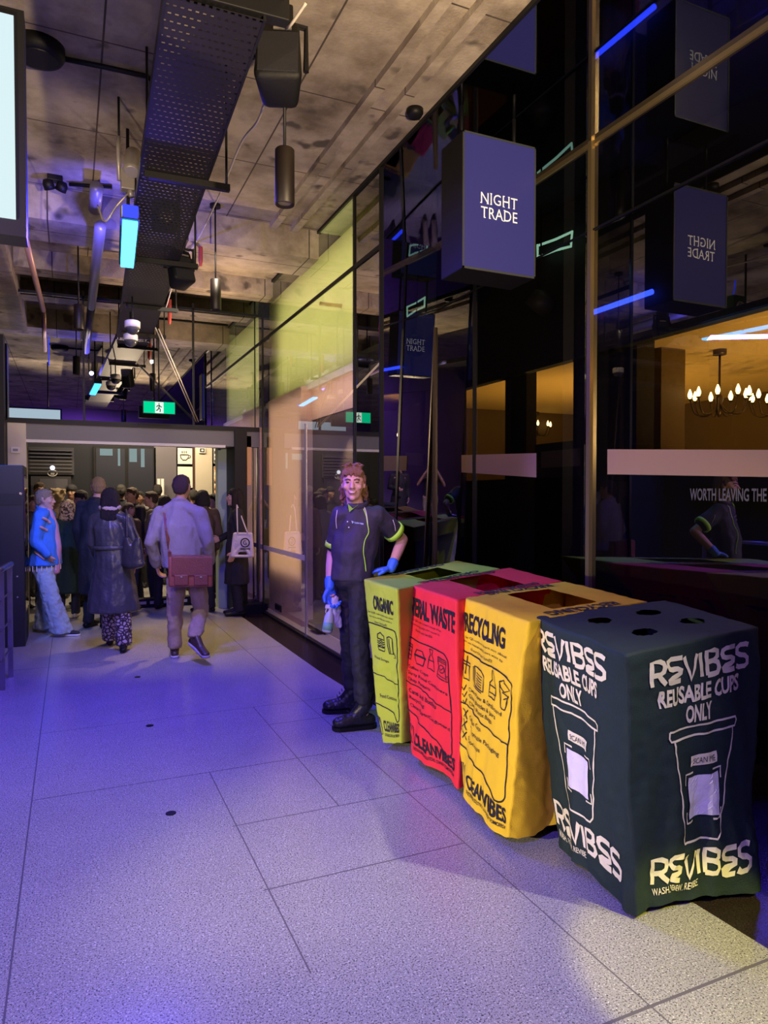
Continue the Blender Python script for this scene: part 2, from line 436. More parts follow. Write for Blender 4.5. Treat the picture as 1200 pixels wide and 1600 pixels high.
# ================================================================== room shell
W1, W2, HC = 2.38, 3.73, 4.35
YE, YR, YP = 5.34, 6.98, 9.5         # near end of the long glass wall, back of the recess, doorway plane
J = [(0, 1.645, 0.003, []), (0, -0.2, 0.0035, []), (1, 4.07, 0.004, [(0, 'LESS_THAN', 1.645), (0, 'GREATER_THAN', -0.2)]),
     (1, 1.62, 0.006, [(0, 'GREATER_THAN', 1.2)]), (1, 2.75, 0.004, [(0, 'LESS_THAN', 1.645), (0, 'GREATER_THAN', 0.7)]),
     (1, 3.35, 0.004, [(0, 'GREATER_THAN', 0.7)]), (1, 5.2, 0.003, [(0, 'GREATER_THAN', -0.2)]), (1, 4.75, 0.004, [(0, 'GREATER_THAN', 1.25)]),
     (0, 0.72, 0.003, [(1, 'GREATER_THAN', 2.2), (1, 'LESS_THAN', 4.07)]), (0, 1.25, 0.003, [(1, 'GREATER_THAN', 3.35), (1, 'LESS_THAN', 5.2)]), (1, 7.2, 0.004, [])]
M_floor = terrazzo('grey_terrazzo', (0.37, 0.36, 0.36), (0.04, 0.04, 0.045), (0.75, 0.73, 0.7), 0.22, J)
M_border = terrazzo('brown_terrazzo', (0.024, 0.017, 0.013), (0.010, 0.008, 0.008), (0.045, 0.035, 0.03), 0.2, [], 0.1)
bm = NB(); quad(bm, (-8, -7, 0), (2.36, -7, 0), (2.24, 1.5, 0), (2.06, 6, 0)); quad(bm, (-8, -7, 0), (2.06, 6, 0), (2.06, 20, 0), (-8, 20, 0))
struct(finish('floor', bm, M_floor))
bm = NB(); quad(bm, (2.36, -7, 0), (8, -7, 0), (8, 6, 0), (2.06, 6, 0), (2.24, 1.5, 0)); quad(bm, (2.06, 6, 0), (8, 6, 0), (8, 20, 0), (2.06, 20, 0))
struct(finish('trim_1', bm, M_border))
# bare concrete ceiling with beams and shallow ribs
bm = NB(); box(bm, (-8, -7, HC), (W1, 10.2, HC+0.2)); struct(finish('ceiling', bm, M_conc))
for nm, lo, hi in [('ceiling_beam', (-8, 6.95, 4.06), (W1, 7.55, HC)), ('ceiling_beam', (-0.95, 7.55, 4.0), (-0.55, 9.5, HC)),
                   ('ceiling_rib', (1.86, -3, 4.30), (1.93, 6.95, HC)), ('ceiling_rib', (2.08, -3, 4.30), (2.15, 6.95, HC)), ('ceiling_beam', (-8, 8.75, 4.14), (W1, 9.05, HC))]:
    struct(mbox(nm, lo, hi, M_conc))
M_soffit = glass('black_mirror_soffit', (0.0, 0.0, 0.0), 0.42, 0.75, 0.02, (0.75, 0.78, 0.9))
bm = NB(); box(bm, (W1, -5, HC), (W2+0.02, YR, HC+0.03)); s = struct(finish('ceiling_soffit', bm, M_soffit))
M_dark = mat('dark_wall', (0.02, 0.019, 0.022), 0.7)
struct(mbox('ceiling_void', (W1, -5, HC+0.04), (8, 10, HC+0.2), M_dark))
# dark recess glass (near right wall) and the pane that faces the camera
M_gdark = glass('smoked_glass', (0.34, 0.33, 0.32), 0.13, 0.62)
bm = NB(); quad(bm, (W2, -5, 0), (W2, YR, 0), (W2, YR, HC), (W2, -5, HC)); struct(finish('window_1', bm, M_gdark))
M_gret = glass('dark_mirror_glass', (0.10, 0.10, 0.11), 0.6, 0.9)
bm = NB(); lean = 0.045
quad(bm, (W1+0.3, YR+0.075, 0), (W2, YR+0.075, 0), (W2, YR-0.125, HC), (W1+0.3, YR-0.125, HC)); struct(finish('window_2', bm, M_gret))
# long pale glass wall further on
M_gpale = glass('clear_glass', (0.93, 0.94, 0.88), 0.08, 0.66)
bm = NB(); quad(bm, (W1, 6.0, 0), (W1, YP, 0), (W1, YP, HC), (W1, 6.0, HC)); struct(finish('window_3', bm, M_gpale))
M_gstrip = glass('bronze_glass', (0.35, 0.33, 0.28), 0.25, 0.9)
bm = NB(); quad(bm, (W1, YE, 0), (W1, 6.0, 0), (W1, 6.0, HC), (W1, YE, HC)); struct(finish('window_4', bm, M_gstrip))
# mullions, rails
M_gold = mat('brass_edge', (0.55, 0.42, 0.2), 0.3, 0.8)
def tri(n, lo, hi, m): struct(mbox('trim_%d' % n, lo, hi, m))
ym = onx(925, 500, W2).y
tri(2, (W2-0.035, ym-0.02, 0), (W2, ym+0.02, HC), M_gold)
tri(3, (W2-0.025, YR-0.085, 0), (W2+0.01, YR-0.06, HC), mat('bronze_trim', (0.16, 0.12, 0.09), 0.4, 0.6))
tri(4, (W2-0.02, -5, HC-0.035), (W2, YR, HC), M_gold)
tri(5, (W2-0.015, -5, 3.66), (W2-0.003, YR, 3.675), M_black)
yd = onx(742, 700, W2).y
tri(6, (W2-0.01, yd-0.03, 0), (W2, yd+0.03, HC), M_black)
tri(7, (W1-0.012, YE, 3.66), (W1-0.002, YP, 3.70), M_black)
for k, px in enumerate((411, 554.5)):
    yy = onx(px, 700, W1).y; tri(8+k, (W1-0.012, yy-0.012, 0), (W1-0.002, yy+0.012, HC), M_black)
tri(10, (W1-0.02, YE-0.01, 0), (W1+0.01, YE+0.012, HC), M_black)
tri(11, (W1-0.012, 5.96, 0), (W1+0.03, YP, 0.035), M_black)
tri(12, (W1-0.02, -5, HC-0.03), (W1+0.0, YP, HC), M_black)
yv = onx(478, 800, W1).y; tri(13, (W1-0.012, yv-0.008, 0), (W1-0.004, yv+0.008, 2.4), M_steel)
tri(14, (W1+0.02, YR-0.02, 3.60), (W2, YR+0.02, 3.63), M_gold)
# frosted band on the pale glass
z1 = onx(420, 857, W1).z
tri(15, (W1-0.004, yv, z1-0.03), (W1-0.001, YP, z1+0.03), mat('frosted_film', (0.6, 0.55, 0.45), 0.6))
# interior behind the pale glass
M_olive = mat('olive_wall', (0.50, 0.49, 0.20), 0.7, 0, 0, 40, 0.1, 1.5)
M_peach = mat('peach_wall', (0.62, 0.42, 0.30), 0.7)
XI = 2.64
struct(mbox('wall_upper', (XI, 6.02, 2.93), (XI+0.03, 9.9, HC), M_olive))
struct(mbox('wall_lower', (XI, 6.02, 0), (XI+0.03, 9.9, 2.93), mat('brown_wall', (0.10, 0.062, 0.045), 0.7)))
struct(mbox('wall_upper_lower_band', (XI-0.01, 6.02, 2.50), (XI, 9.9, 2.93), M_peach))
struct(mbox('wall_pillar', (2.50, 7.95, 0), (XI, 9.45, 2.90), M_peach))
struct(mbox('wall_bulkhead', (XI-0.06, 6.02, 2.86), (XI, 9.9, 2.93), M_cream))
struct(mbox('floor_inside', (W1+0.03, 6.02, 0.0), (XI, 9.45, 0.045), mat('pale_sill', (0.62, 0.54, 0.42), 0.5)))
lamp('shop_fill', 'AREA', (2.42, 7.8, 3.66), (3.0, 7.8, 3.66), 21, (1.0, 0.95, 0.55), 3.3, 1.25)  # unseen panel lights added here to wash the inner walls evenly
lamp('shop_fill', 'AREA', (2.42, 8.7, 1.7), (3.0, 8.7, 1.7), 11, (1.0, 0.74, 0.52), 1.4, 2.2)
lamp('shop_fill', 'AREA', (2.42, 7.0, 2.70), (3.0, 7.0, 2.72), 4, (1.0, 0.74, 0.52), 1.9, 0.3)
lamp('shop_fill', 'SPOT', (2.46, 6.7, 2.4), (2.52, 6.9, 0), 40, (1.0, 0.85, 0.6), 0.02, None, 80, 0.8)
struct(mbox('wall_end', (W1+0.02, 5.99, 0), (XI+0.03, 6.02, HC), M_dark))
struct(mbox('wall_inner_back', (XI+0.03, 5.99, 0), (XI+0.05, 9.9, HC), M_dark))
# ---- bar room seen through the smoked glass
M_amber = mat('amber_ceiling', (0.66, 0.45, 0.17), 0.8)
M_brown = mat('brown_panel', (0.12, 0.075, 0.03), 0.6)
struct(mbox('ceiling_bar', (4.35, -4, 2.98), (8.6, 12, 3.05), M_amber))
struct(mbox('wall_bar_header', (4.30, -4, 2.88), (4.40, 12, HC), M_dark))
struct(mbox('wall_bar_back', (8.4, -4, 0), (8.5, 12, 3.0), M_brown))
struct(mbox('wall_bar_end', (4.3, 9.5, 0), (8.4, 9.6, 3.0), M_brown))
struct(mbox('wall_bar_low', (4.30, -4, 0), (4.36, 12, 1.78), M_dark))
p0 = onx(1008, 640, 5.3); p1 = onx(1070, 640, 5.3)
struct(mbox('wall_column', (5.0, p1.y, 0), (5.3, p0.y, 2.98), M_brown))
q0 = onx(893, 640, 4.4).y; q1 = onx(1008, 640, 4.4).y
struct(mbox('wall_pier', (4.42, q1+0.12, 0), (4.62, q0, 2.98), M_dark))
q2 = onx(787, 640, 4.4).y; q3 = onx(820, 640, 4.4).y
struct(mbox('wall_post', (4.42, q3, 0), (4.55, q2, 2.98), M_dark))
lamp('bar_room_lamp', 'SPOT', (5.6, 3.0, 1.2), (6.4, 3.4, 3), 420, (1.0, 0.62, 0.16), 0.03, None, 150, 0.8)
lamp('bar_room_lamp', 'SPOT', (5.8, 6.8, 1.2), (6.2, 7.0, 3), 330, (1.0, 0.62, 0.16), 0.03, None, 150, 0.8)
m0 = onx(840, 706, 4.33); m1 = onx(912, 706, 4.33)
struct(mbox('wall_board', (4.30, m1.y, 0), (4.36, m0.y, 2.12), M_dark))
# white safety bands on the smoked glass
M_band = mat('pink_white_film', (0.42, 0.26, 0.16), 0.8, spec=0.2)
def band(n, pts):
    i = Ink(); bm = NB(); quad(bm, *[onx(x, y, W2-0.006) for x, y in pts]); struct(finish('trim_%d' % n, bm, M_band))
band(16, [(721, 711), (838, 708), (838, 746), (721, 738)])
band(17, [(949, 702), (1240, 703), (1240, 746), (949, 741)])
# words on the smoked glass
ink = Ink(); ink.text('WORTH LEAVING THE LANE', 0, 0, 1, 1, 0.02)
a = onx(1078, 763, W2-0.006); b = onx(1235, 763, W2-0.006); hh = onx(1140, 763, W2).z-onx(1140, 783, W2).z
o = ink.mesh('window_lettering', flat(a, b-a, Vector((0, 0, -hh))), mat('grey_film', (0.10, 0.095, 0.085), 0.7), None, a)
tag(o, 'dark grey words WORTH LEAVING THE LANE across the smoked glass', 'lettering')
# ---- doorway at the end of the walkway
zh = ony(200, 660, YP).z; zl = ony(200, 693, YP).z
xL = ony(12, 700, YP).x; xL2 = ony(41, 700, YP).x; xR0 = ony(352, 700, YP).x
M_hdr = mat('grey_header', (0.17, 0.165, 0.17), 0.5)
struct(mbox('wall_header', (xL, YP, zl), (W1+0.05, YP+0.3, zh-0.06), M_hdr))
struct(mbox('trim_18', (xL, YP-0.03, zh-0.06), (W1, YP+0.3, zh), M_black))
struct(mbox('trim_19', (xL2, YP-0.02, zl-0.02), (xR0, YP+0.1, zl+0.015), M_white))
struct(mbox('wall_jamb_left', (xL, YP-0.02, 0), (xL2, YP+0.3, zh-0.06), M_cream))
xa, xb, xc, xd, xe, xf = [ony(p, 800, YP).x for p in (352, 366, 385, 393, 405, 412)]
struct(mbox('wall_jamb_right', (xa, YP+0.5, 0), (xb, YP+0.7, zh-0.06), mat('teal_post', (0.40, 0.52, 0.48), 0.5)))
struct(mbox('door_1', (xb, YP-0.05, 0), (xc, YP+0.5, zh-0.04), M_black))
struct(mbox('trim_20', (xc, YP, 1.75), (xd, YP+0.05, zh-0.12), mat('orange_strip', (0.75, 0.42, 0.18), 0.5)))
struct(mbox('door_2', (xc, YP+0.06, 0), (xe, YP+0.12, zh-0.05), glass('door_glass', (0.02, 0.02, 0.03), 0.35, 0.8)))
struct(mbox('trim_21', (xe, YP-0.06, 0.14), (xf-0.02, YP+0.02, zh), mat('pink_post', (0.70, 0.48, 0.38), 0.45)))
struct(mbox('trim_22', (xb, YP-0.2, 0), (xf, YP+0.05, 0.13), M_black))
# mirror glass above the doorway
M_gtop = glass('mirror_glass', (0.08, 0.08, 0.09), 0.62, 0.85, 0.0, (0.85, 0.88, 1.0))
bm = NB(); quad(bm, (-3.5, YP-0.01, zh), (W1, YP-0.01, zh), (W1, YP-0.01, HC), (-3.5, YP-0.01, HC)); struct(finish('window_5', bm, M_gtop))
for k, px in enumerate((131, 302)):
    x = ony(px, 600, YP).x; tri(23+k, (x-0.012, YP-0.03, zh), (x+0.012, YP-0.012, 4.14), M_black)
struct(mbox('trim_25', (-3.5, YP-0.03, 4.05), (W1, YP-0.012, 4.08), M_black))
struct(mbox('wall_over_door', (-3.5, YP+0.05, zh), (W1, YP+0.3, HC), M_dark))
# vestibule and shopfront beyond
YS = 13.6
struct(mbox('wall_shopfront', (-4.5, YS, 0), (3.2, YS+0.2, 4.0), mat('black_shopfront', (0.016, 0.017, 0.024), 0.8, spec=0.2)))
struct(mbox('ceiling_lobby', (-4.5, YP+0.3, 3.6), (3.2, YS, 3.8), M_dark))
struct(mbox('wall_lobby_right', (3.0, YP+0.3, 0), (3.1, YS, 3.6), M_dark))
struct(mbox('wall_lobby_left', (-4.6, YP+0.3, 0), (-4.5, YS, 3.6), M_dark))
# left side and the space behind the photographer (seen in the mirrors)
struct(mbox('wall_left', (-6.1, -7, 0), (-6.0, 12, HC), mat('left_wall', (0.05, 0.045, 0.05), 0.6)))
struct(mbox('wall_back', (-6, -5.1, 0), (8, -5.0, HC), mat('violet_shutter', (0.30, 0.24, 0.42), 0.5)))
lamp('violet_light', 'AREA', (0.5, -3.6, 3.6), (0.3, -5, 1.2), 70, (0.45, 0.14, 1.0), 1.5, 0.1)
struct(mbox('wall_recess_end', (W2+0.0, YR+0.2, 0), (4.3, YR+0.3, HC), M_dark))
x0 = ony(2, 600, 9.2).x
struct(mbox('wall_post_left', (x0-0.35, 9.1, 0), (x0+0.03, 9.35, 3.45), M_black))

# ================================================================== waste bins in cloth covers
def cloth(name, col, rough=0.75):
    m = mat(name, col, rough, 0, 0.25, 220, 0.12, 5.0); return m
class Sheet:
    """a bilinear cloth panel between four corners (top-left, top-right, bottom-right, bottom-left seen from outside)"""
    def __init__(self, tl, tr, br, bl, D): self.c = [Vector(p) for p in (tl, tr, br, bl)]; self.D = D; self.n = ((self.c[1]-self.c[0]).cross(self.c[0]-self.c[3])).normalized()
    def raw(self, u, v):
        a, b, c, d = self.c; return (a*(1-u)+b*u)*(1-v) + (d*(1-u)+c*u)*v
    def at(self, u, v, off=0.0):
        p = self.raw(u, v); return p + self.D(p) + self.n*off
    def size(self): return ((self.c[1]-self.c[0]).length+(self.c[2]-self.c[3]).length)/2, ((self.c[3]-self.c[0]).length+(self.c[2]-self.c[1]).length)/2
def wrinkle(seed, amp, ztop, zbot):
    def D(p):
        h = max(0.0, min(1.0, (ztop-p.z)/(ztop-zbot)))
        q = p + Vector((seed, seed*1.7, 0))
        big = noise.noise_vector(Vector((q.x*4.5, q.y*4.5, q.z*1.6)))*amp*(0.35+0.9*h)
        fold = noise.noise_vector(Vector((q.x*13, q.y*13, q.z*2.2)))*amp*(0.12+0.5*h)
        fine = noise.noise_vector(Vector((q.x*22, q.y*22, q.z*26)))*amp*0.16
        # sharp creases: ridged noise running at a slant, as on cloth that was kept folded
        r1 = 1.0-min(1.0, abs(noise.noise(Vector((q.x*5+q.z*3.1, q.y*5-q.z*2.2, q.z*2.4+seed))))*5.0)
        r2 = 1.0-min(1.0, abs(noise.noise(Vector((q.x*9-q.z*4.0, q.y*9+q.z*5.2, q.z*3.0-seed))))*6.0)
        kn = noise.noise_vector(Vector((q.x*2.0, q.y*2.0, q.z*2.0)))
        d = big+fold+fine+kn*(r1*0.42+r2*0.26)*amp; d.z *= 0.35 + (0.5 if h > 0.9 else 0)
        return d
    return D
def add_sheet(bm, s, nu, nv, holes=(), cache=None):
    g = []
    for j in range(nv+1):
        g.append([])
        for i in range(nu+1):
            p = s.at(i/nu, j/nv); g[-1].append(bm.verts.new(p))
    for j in range(nv):
        for i in range(nu):
            u = (i+0.5)/nu; v = (j+0.5)/nv
            if any(h(u, v) for h in holes): continue
            bm.faces.new((g[j][i], g[j+1][i], g[j+1][i+1], g[j][i+1]))
def bin_cover(root, top, bot, m, seed, amp, holes=(), nu=46):
    """top/bot: four corners in order (front-left, front-right, back-right, back-left) as seen from the walkway"""
    zt = sum(p.z for p in top)/4; D = wrinkle(seed, amp, zt, 0.03)
    S = {'front': Sheet(top[0], top[1], bot[1], bot[0], D), 'side': Sheet(top[1], top[2], bot[2], bot[1], D),
         'back': Sheet(top[2], top[3], bot[3], bot[2], D), 'far': Sheet(top[3], top[0], bot[0], bot[3], D),
         'top': Sheet(top[3], top[2], top[1], top[0], D)}
    bm = NB()
    for k, s in S.items(): add_sheet(bm, s, nu, nu if k == 'top' else nu*2, holes if k == 'top' else ())
    bmesh.ops.remove_doubles(bm, verts=bm.verts[:], dist=0.0008)
    # soften the sewn edges
    edge = [v for v in bm.verts]
    cv = finish('cover', bm, m, root, None, True)
    md = cv.modifiers.new('s', 'SMOOTH'); md.factor = 0.5; md.iterations = 2
    return cv, S
def print_on(cover, S, ink, name, m, off=0.004, fl=0.02):
    w, h = S.size()
    return ink.mesh(name, lambda x, y: S.at(x, y, off), m, cover, None, 0.035)
M_ink = mat('black_print', (0.008, 0.008, 0.008), 0.7)
M_cin = mat('cream_print', (0.80, 0.74, 0.50), 0.7)

def wheelie(root, top, bot, m):
    """the plastic bin that carries the cover: tapered body, rim, wheels"""
    cx = sum((p for p in bot), Vector())/4; ct = sum((p for p in top), Vector())/4
    bm = NB(); tp = [ct + (p-ct)*0.86 for p in top]; bt = [cx + (p-cx)*0.72 for p in bot]
    lo = [Vector((p.x, p.y, 0.02)) for p in bt]; hi = [Vector((p.x, p.y, 0.80)) for p in tp]
    for k in range(4): quad(bm, lo[k], lo[(k+1) % 4], hi[(k+1) % 4], hi[k])
    bm.faces.new([bm.verts.new(p) for p in lo])
    bmesh.ops.remove_doubles(bm, verts=bm.verts[:], dist=1e-4)
    finish('bin_body', bm, m, root)
    bm = NB(); d = (bt[2]-bt[1]).normalized()
    bm.free()
    for k, q in ((2, bt[2]), (3, bt[3])):
        ax = (bt[2]-bt[3]).normalized(); c = Vector((q.x, q.y, 0.08)); bm = NB()
        lathe(bm, c, [(0.02, -0.03), (0.075, -0.028), (0.08, 0), (0.075, 0.028), (0.02, 0.03)], ax)
        finish('wheel', bm, M_blackm, root, None, True)
M_plastic = mat('bin_plastic', (0.03, 0.035, 0.03), 0.5)

def V3(x, y, z): return Vector((x, y, z))
ZT = 1.02
def P2(x, y, z): return onz(x, y, z)
bins = {}
def make_bin(key, label, top, bot, m, seed, amp, holes):
    c = sum(bot, Vector())/4
    r = rootof('wheelie_bin', (c.x, c.y, 0), label, 'bin', 'waste bins under printed cloth covers')
    wheelie(r, top, bot, M_plastic)
    cv, S = bin_cover(r, top, bot, m, seed, amp, holes); bins[key] = (r, cv, S); return r, cv, S
slot = [lambda u, v: 0.16 < u < 0.80 and 0.30 < v < 0.70]
def cup_holes():
    cs = [(0.30, 0.33), (0.64, 0.25), (0.33, 0.72), (0.70, 0.66)]
    def f(u, v):
        for i, (a, b) in enumerate(cs):
            if (u-a)**2+(v-b)**2 < 0.074**2: return True
        return False
    return [f]
# recycling (yellow)
t = [P2(715, 931, ZT), P2(824, 972, ZT), P2(1012, 940, ZT), P2(882, 908, ZT)]
b = [P2(722, 1243, 0.05), P2(788, 1312, 0.05), P2(905, 1290, 0.05), V3(2.75, 3.45, 0.05)]
Yr, Yc, YS_ = make_bin('yellow', 'yellow cloth covered bin printed RECYCLING, between the red and dark green bins', t, b, cloth('yellow_cloth', (0.84, 0.55, 0.008)), 3.1, 0.030, [lambda u, v: 0.20 < u < 0.80 and 0.30 < v < 0.68])
# general waste (red)
t = [P2(634, 912, ZT), P2(713, 938, ZT), P2(880, 908, ZT), P2(797, 887, ZT)]
b = [P2(639, 1172, 0.06), P2(716, 1232, 0.05), V3(2.7, 3.55, 0.05), V3(2.75, 4.1, 0.05)]
Rr, Rc, RS_ = make_bin('red', 'red cloth covered bin printed GENERAL WASTE beside the yellow one', t, b, cloth('red_cloth', (0.86, 0.022, 0.03)), 8.4, 0.022, [lambda u, v: 0.16 < u < 0.86 and 0.32 < v < 0.70])
# organic (lime)
t = [P2(569, 905, ZT+0.01), P2(621, 921, ZT), P2(782, 888, ZT), P2(714, 876, ZT)]
b = [P2(594, 1160, 0.04), P2(628, 1166, 0.04), V3(2.7, 4.25, 0.05), V3(2.75, 4.7, 0.05)]
Or, Oc, OS_ = make_bin('organic', 'lime green cloth covered bin printed ORGANIC beside the man with blue gloves', t, b, cloth('lime_cloth', (0.44, 0.55, 0.03)), 5.7, 0.020, [lambda u, v: 0.2 < u < 0.8 and 0.34 < v < 0.70])
# reusable cups (dark green)
t = [P2(830, 963, ZT), P2(979, 1023, ZT), P2(1188, 980, ZT), P2(1040, 937, ZT)]
b = [P2(872, 1318, 0.03), P2(989, 1425, 0.03), P2(1180, 1388, 0.03), V3(2.75, 2.6, 0.03)]
Gr, Gc, GS_ = make_bin('green', 'dark green cloth covered bin printed REUSABLE CUPS ONLY, end of the row', t, b, cloth('bottle_green_cloth', (0.006, 0.022, 0.020)), 1.3, 0.030, cup_holes())

# ---- printing on the covers
def panel(ink, ax, x1, y0, ydiv, ydiv2, y1, wv=0.008, notch=0.0):
    rr = 0.10; r2 = 0.045
    ink.line([(0.0, y0), (x1-rr*1.3, y0)] + [(x1-rr*1.3+rr*1.3*math.sin(a), y0+r2-r2*math.cos(a)) for a in [k*math.pi/12 for k in range(1, 6)]] +
             [(x1, y0+r2), (x1, y1-r2)] + [(x1-rr+rr*math.cos(a), y1-r2+r2*math.sin(a)) for a in [k*math.pi/12 for k in range(1, 6)]] + [(x1-rr-0.02, y1), (x1-rr-0.10, y1-0.03), (x1-rr-0.16, y1-0.05), (0.0, ydiv2)], wv, False, ax)
    ink.line([(0.0, ydiv), (0.42, ydiv+0.005), (0.5, ydiv+0.02), (x1, ydiv+0.03)], wv*0.8, False, ax)
def smallprint(ink, x0, x1, y, hh=0.016):
    for k, (s, f) in enumerate([('Scan the QR code to learn more about', 1.0), ('how we sustainably sort waste to', 0.9), ('divert from landfill', 0.5)]):
        c = (x0+x1)/2; w = (x1-x0)*f/2
        ink.text(s, c-w, y+k*0.028, c+w, y+k*0.028+hh)
def tick(ink, x, y, ax): ink.line([(x, y+0.012), (x+0.03, y+0.025), (x+0.085, y-0.008)], 0.006, False, ax)
def cross(ink, x, y, ax):
    ink.line([(x, y-0.010), (x+0.08, y+0.03)], 0.006, False, ax); ink.line([(x+0.08, y-0.012), (x, y+0.032)], 0.006, False, ax)
def brandfoot(ink, ax):
    ink.text('CLEANVIBES', 0.16, 0.868, 0.93, 0.935, 0.03)
    ink.text('SUSTAINABLE SOLUTIONS. CLEANER TOMORROW', 0.16, 0.945, 0.93, 0.963, 0.02)
    # hand making a two-finger sign
    ink.line([(0.02, 0.93), (0.0, 0.90), (0.015, 0.845), (0.035, 0.845), (0.04, 0.885), (0.065, 0.85), (0.082, 0.855), (0.065, 0.905), (0.085, 0.915), (0.08, 0.95), (0.035, 0.955), (0.02, 0.93)], 0.006, False, ax)
def top_words(cover, S, word):
    for (ua, ub) in ((0.03, 0.14), (0.86, 0.97)):
        i = Ink(); i.text(word, 0.22, 0, 0.80, 1, 0.03)
        i.v = [(ua+(ub-ua)*(1-y), x) for x, y in i.v]
        print_on(cover, S, i, 'printed_word', M_ink)
# yellow
w, h = YS_['front'].size(); ax = w/h; i = Ink()
i.text('RECYCLING', 0.13, 0.07, 0.76, 0.175, 0.032)
smallprint(i, 0.03, 0.80, 0.195)
panel(i, ax, 0.90, 0.285, 0.555, 0.755, 0.86)
# cup with straw, paper, bottle, crushed box
i.line([(0.05, 0.335), (0.22, 0.335), (0.22, 0.35), (0.05, 0.35), (0.05, 0.335)], 0.006, False, ax); i.line([(0.06, 0.35), (0.09, 0.425), (0.19, 0.425), (0.21, 0.35)], 0.006, False, ax); i.line([(0.12, 0.40), (0.17, 0.30)], 0.009, False, ax)
i.line([(0.30, 0.33), (0.44, 0.33), (0.49, 0.35), (0.49, 0.425), (0.30, 0.425), (0.30, 0.33)], 0.006, False, ax); i.line([(0.28, 0.335), (0.28, 0.435), (0.46, 0.435)], 0.005, False, ax)
for k in range(5): i.line([(0.33, 0.36+k*0.013), (0.46, 0.36+k*0.013)], 0.004, False, ax)
i.line([(0.61, 0.30), (0.65, 0.30), (0.65, 0.345), (0.69, 0.365), (0.69, 0.43), (0.57, 0.43), (0.57, 0.365), (0.61, 0.345), (0.61, 0.30)], 0.006, False, ax)
i.line([(0.57, 0.375), (0.69, 0.375)], 0.005, False, ax); i.line([(0.57, 0.41), (0.69, 0.41)], 0.005, False, ax)
i.line([(0.74, 0.33), (0.80, 0.31), (0.87, 0.345), (0.80, 0.365), (0.74, 0.33)], 0.006, False, ax); i.line([(0.75, 0.34), (0.77, 0.44), (0.83, 0.44), (0.86, 0.37)], 0.006, False, ax); i.line([(0.78, 0.37), (0.87, 0.375), (0.80, 0.40)], 0.005, False, ax)
for k, s in enumerate(['Clean Paper & Cardboard', 'Glass Bottles & Jars', 'Clean Plastic Bags']):
    y = 0.462+k*0.034; tick(i, 0.05, y, ax); i.text(s, 0.18, y-0.006, 0.18+0.027*len(s), y+0.019, 0.005)
for k, s in enumerate(['Coffee Cups', 'Compostable Packaging', 'Food Scraps']):
    y = 0.60+k*0.05; cross(i, 0.05, y-0.008, ax); i.text(s, 0.18, y-0.008, 0.18+0.029*len(s), y+0.019, 0.005)
brandfoot(i, ax); print_on(Yc, YS_['front'], i, 'printed_text', M_ink)
top_words(Yc, YS_['top'], 'RECYCLING')
i = Ink(); ws, hs = YS_['side'].size(); i.line([(0.86, 0.95), (0.80, 0.915), (0.81, 0.85), (0.86, 0.85), (0.87, 0.90), (0.92, 0.86)], 0.006, False, ws/hs); print_on(Yc, YS_['side'], i, 'printed_hand', M_ink)
# red
w, h = RS_['front'].size(); ax = w/h; i = Ink()
i.text('GENERAL WASTE', -0.10, 0.07, 0.98, 0.19, 0.032)
smallprint(i, 0.02, 0.72, 0.205)
panel(i, ax, 0.87, 0.33, 0.60, 0.765, 0.885)
i.line([(0.02, 0.37), (0.13, 0.37), (0.13, 0.385), (0.02, 0.385)], 0.007, False, ax); i.line([(0.03, 0.385), (0.05, 0.46), (0.10, 0.46), (0.12, 0.385)], 0.007, False, ax); i.line([(0.04, 0.41), (0.11, 0.41), (0.11, 0.435), (0.04, 0.435)], 0.006, False, ax)
i.line([(0.20, 0.415), (0.42, 0.415)], 0.012, False, ax); i.line([(0.22, 0.41), (0.25, 0.38), (0.37, 0.38), (0.40, 0.41)], 0.007, False, ax); i.line([(0.22, 0.42), (0.25, 0.465), (0.37, 0.465), (0.40, 0.42)], 0.007, False, ax)
i.line([(0.50, 0.345), (0.56, 0.345), (0.54, 0.375), (0.56, 0.39), (0.60, 0.46), (0.46, 0.46), (0.50, 0.39), (0.52, 0.375), (0.50, 0.345)], 0.006, False, ax); i.line([(0.49, 0.41), (0.58, 0.41)], 0.005, False, ax)
i.line([(0.66, 0.365), (0.83, 0.365), (0.81, 0.42), (0.83, 0.475), (0.66, 0.475), (0.68, 0.42), (0.66, 0.365)], 0.006, False, ax)
for k in (0.375, 0.385, 0.46): i.line([(0.66, k), (0.83, k)], 0.004, False, ax)
i.line([(0.745+0.05*math.cos(a), 0.42+0.02*math.sin(a)) for a in [k*math.pi/6 for k in range(12)]], 0.005, True, ax); i.line([(0.72, 0.42), (0.74, 0.428), (0.78, 0.408)], 0.005, False, ax)
i.line([(0.82, 0.45), (0.86, 0.44), (0.86, 0.47), (0.82, 0.475)], 0.005, False, ax)
for k, s in enumerate(['Coffee Cups', 'Dirty Food Containers', 'Chip Packets']):
    y = 0.492+k*0.037; i.text(s, 0.06, y, 0.06+0.037*len(s), y+0.024, 0.005)
for k, s in enumerate(['Cans and Bottles', 'Recycling', 'Clean Paper/Cardboard']):
    y = 0.632+k*0.044; i.text(s, 0.06, y, 0.06+0.037*len(s), y+0.026, 0.005)
brandfoot(i, ax); print_on(Rc, RS_['front'], i, 'printed_text', M_ink)
top_words(Rc, RS_['top'], 'GENERAL WASTE')
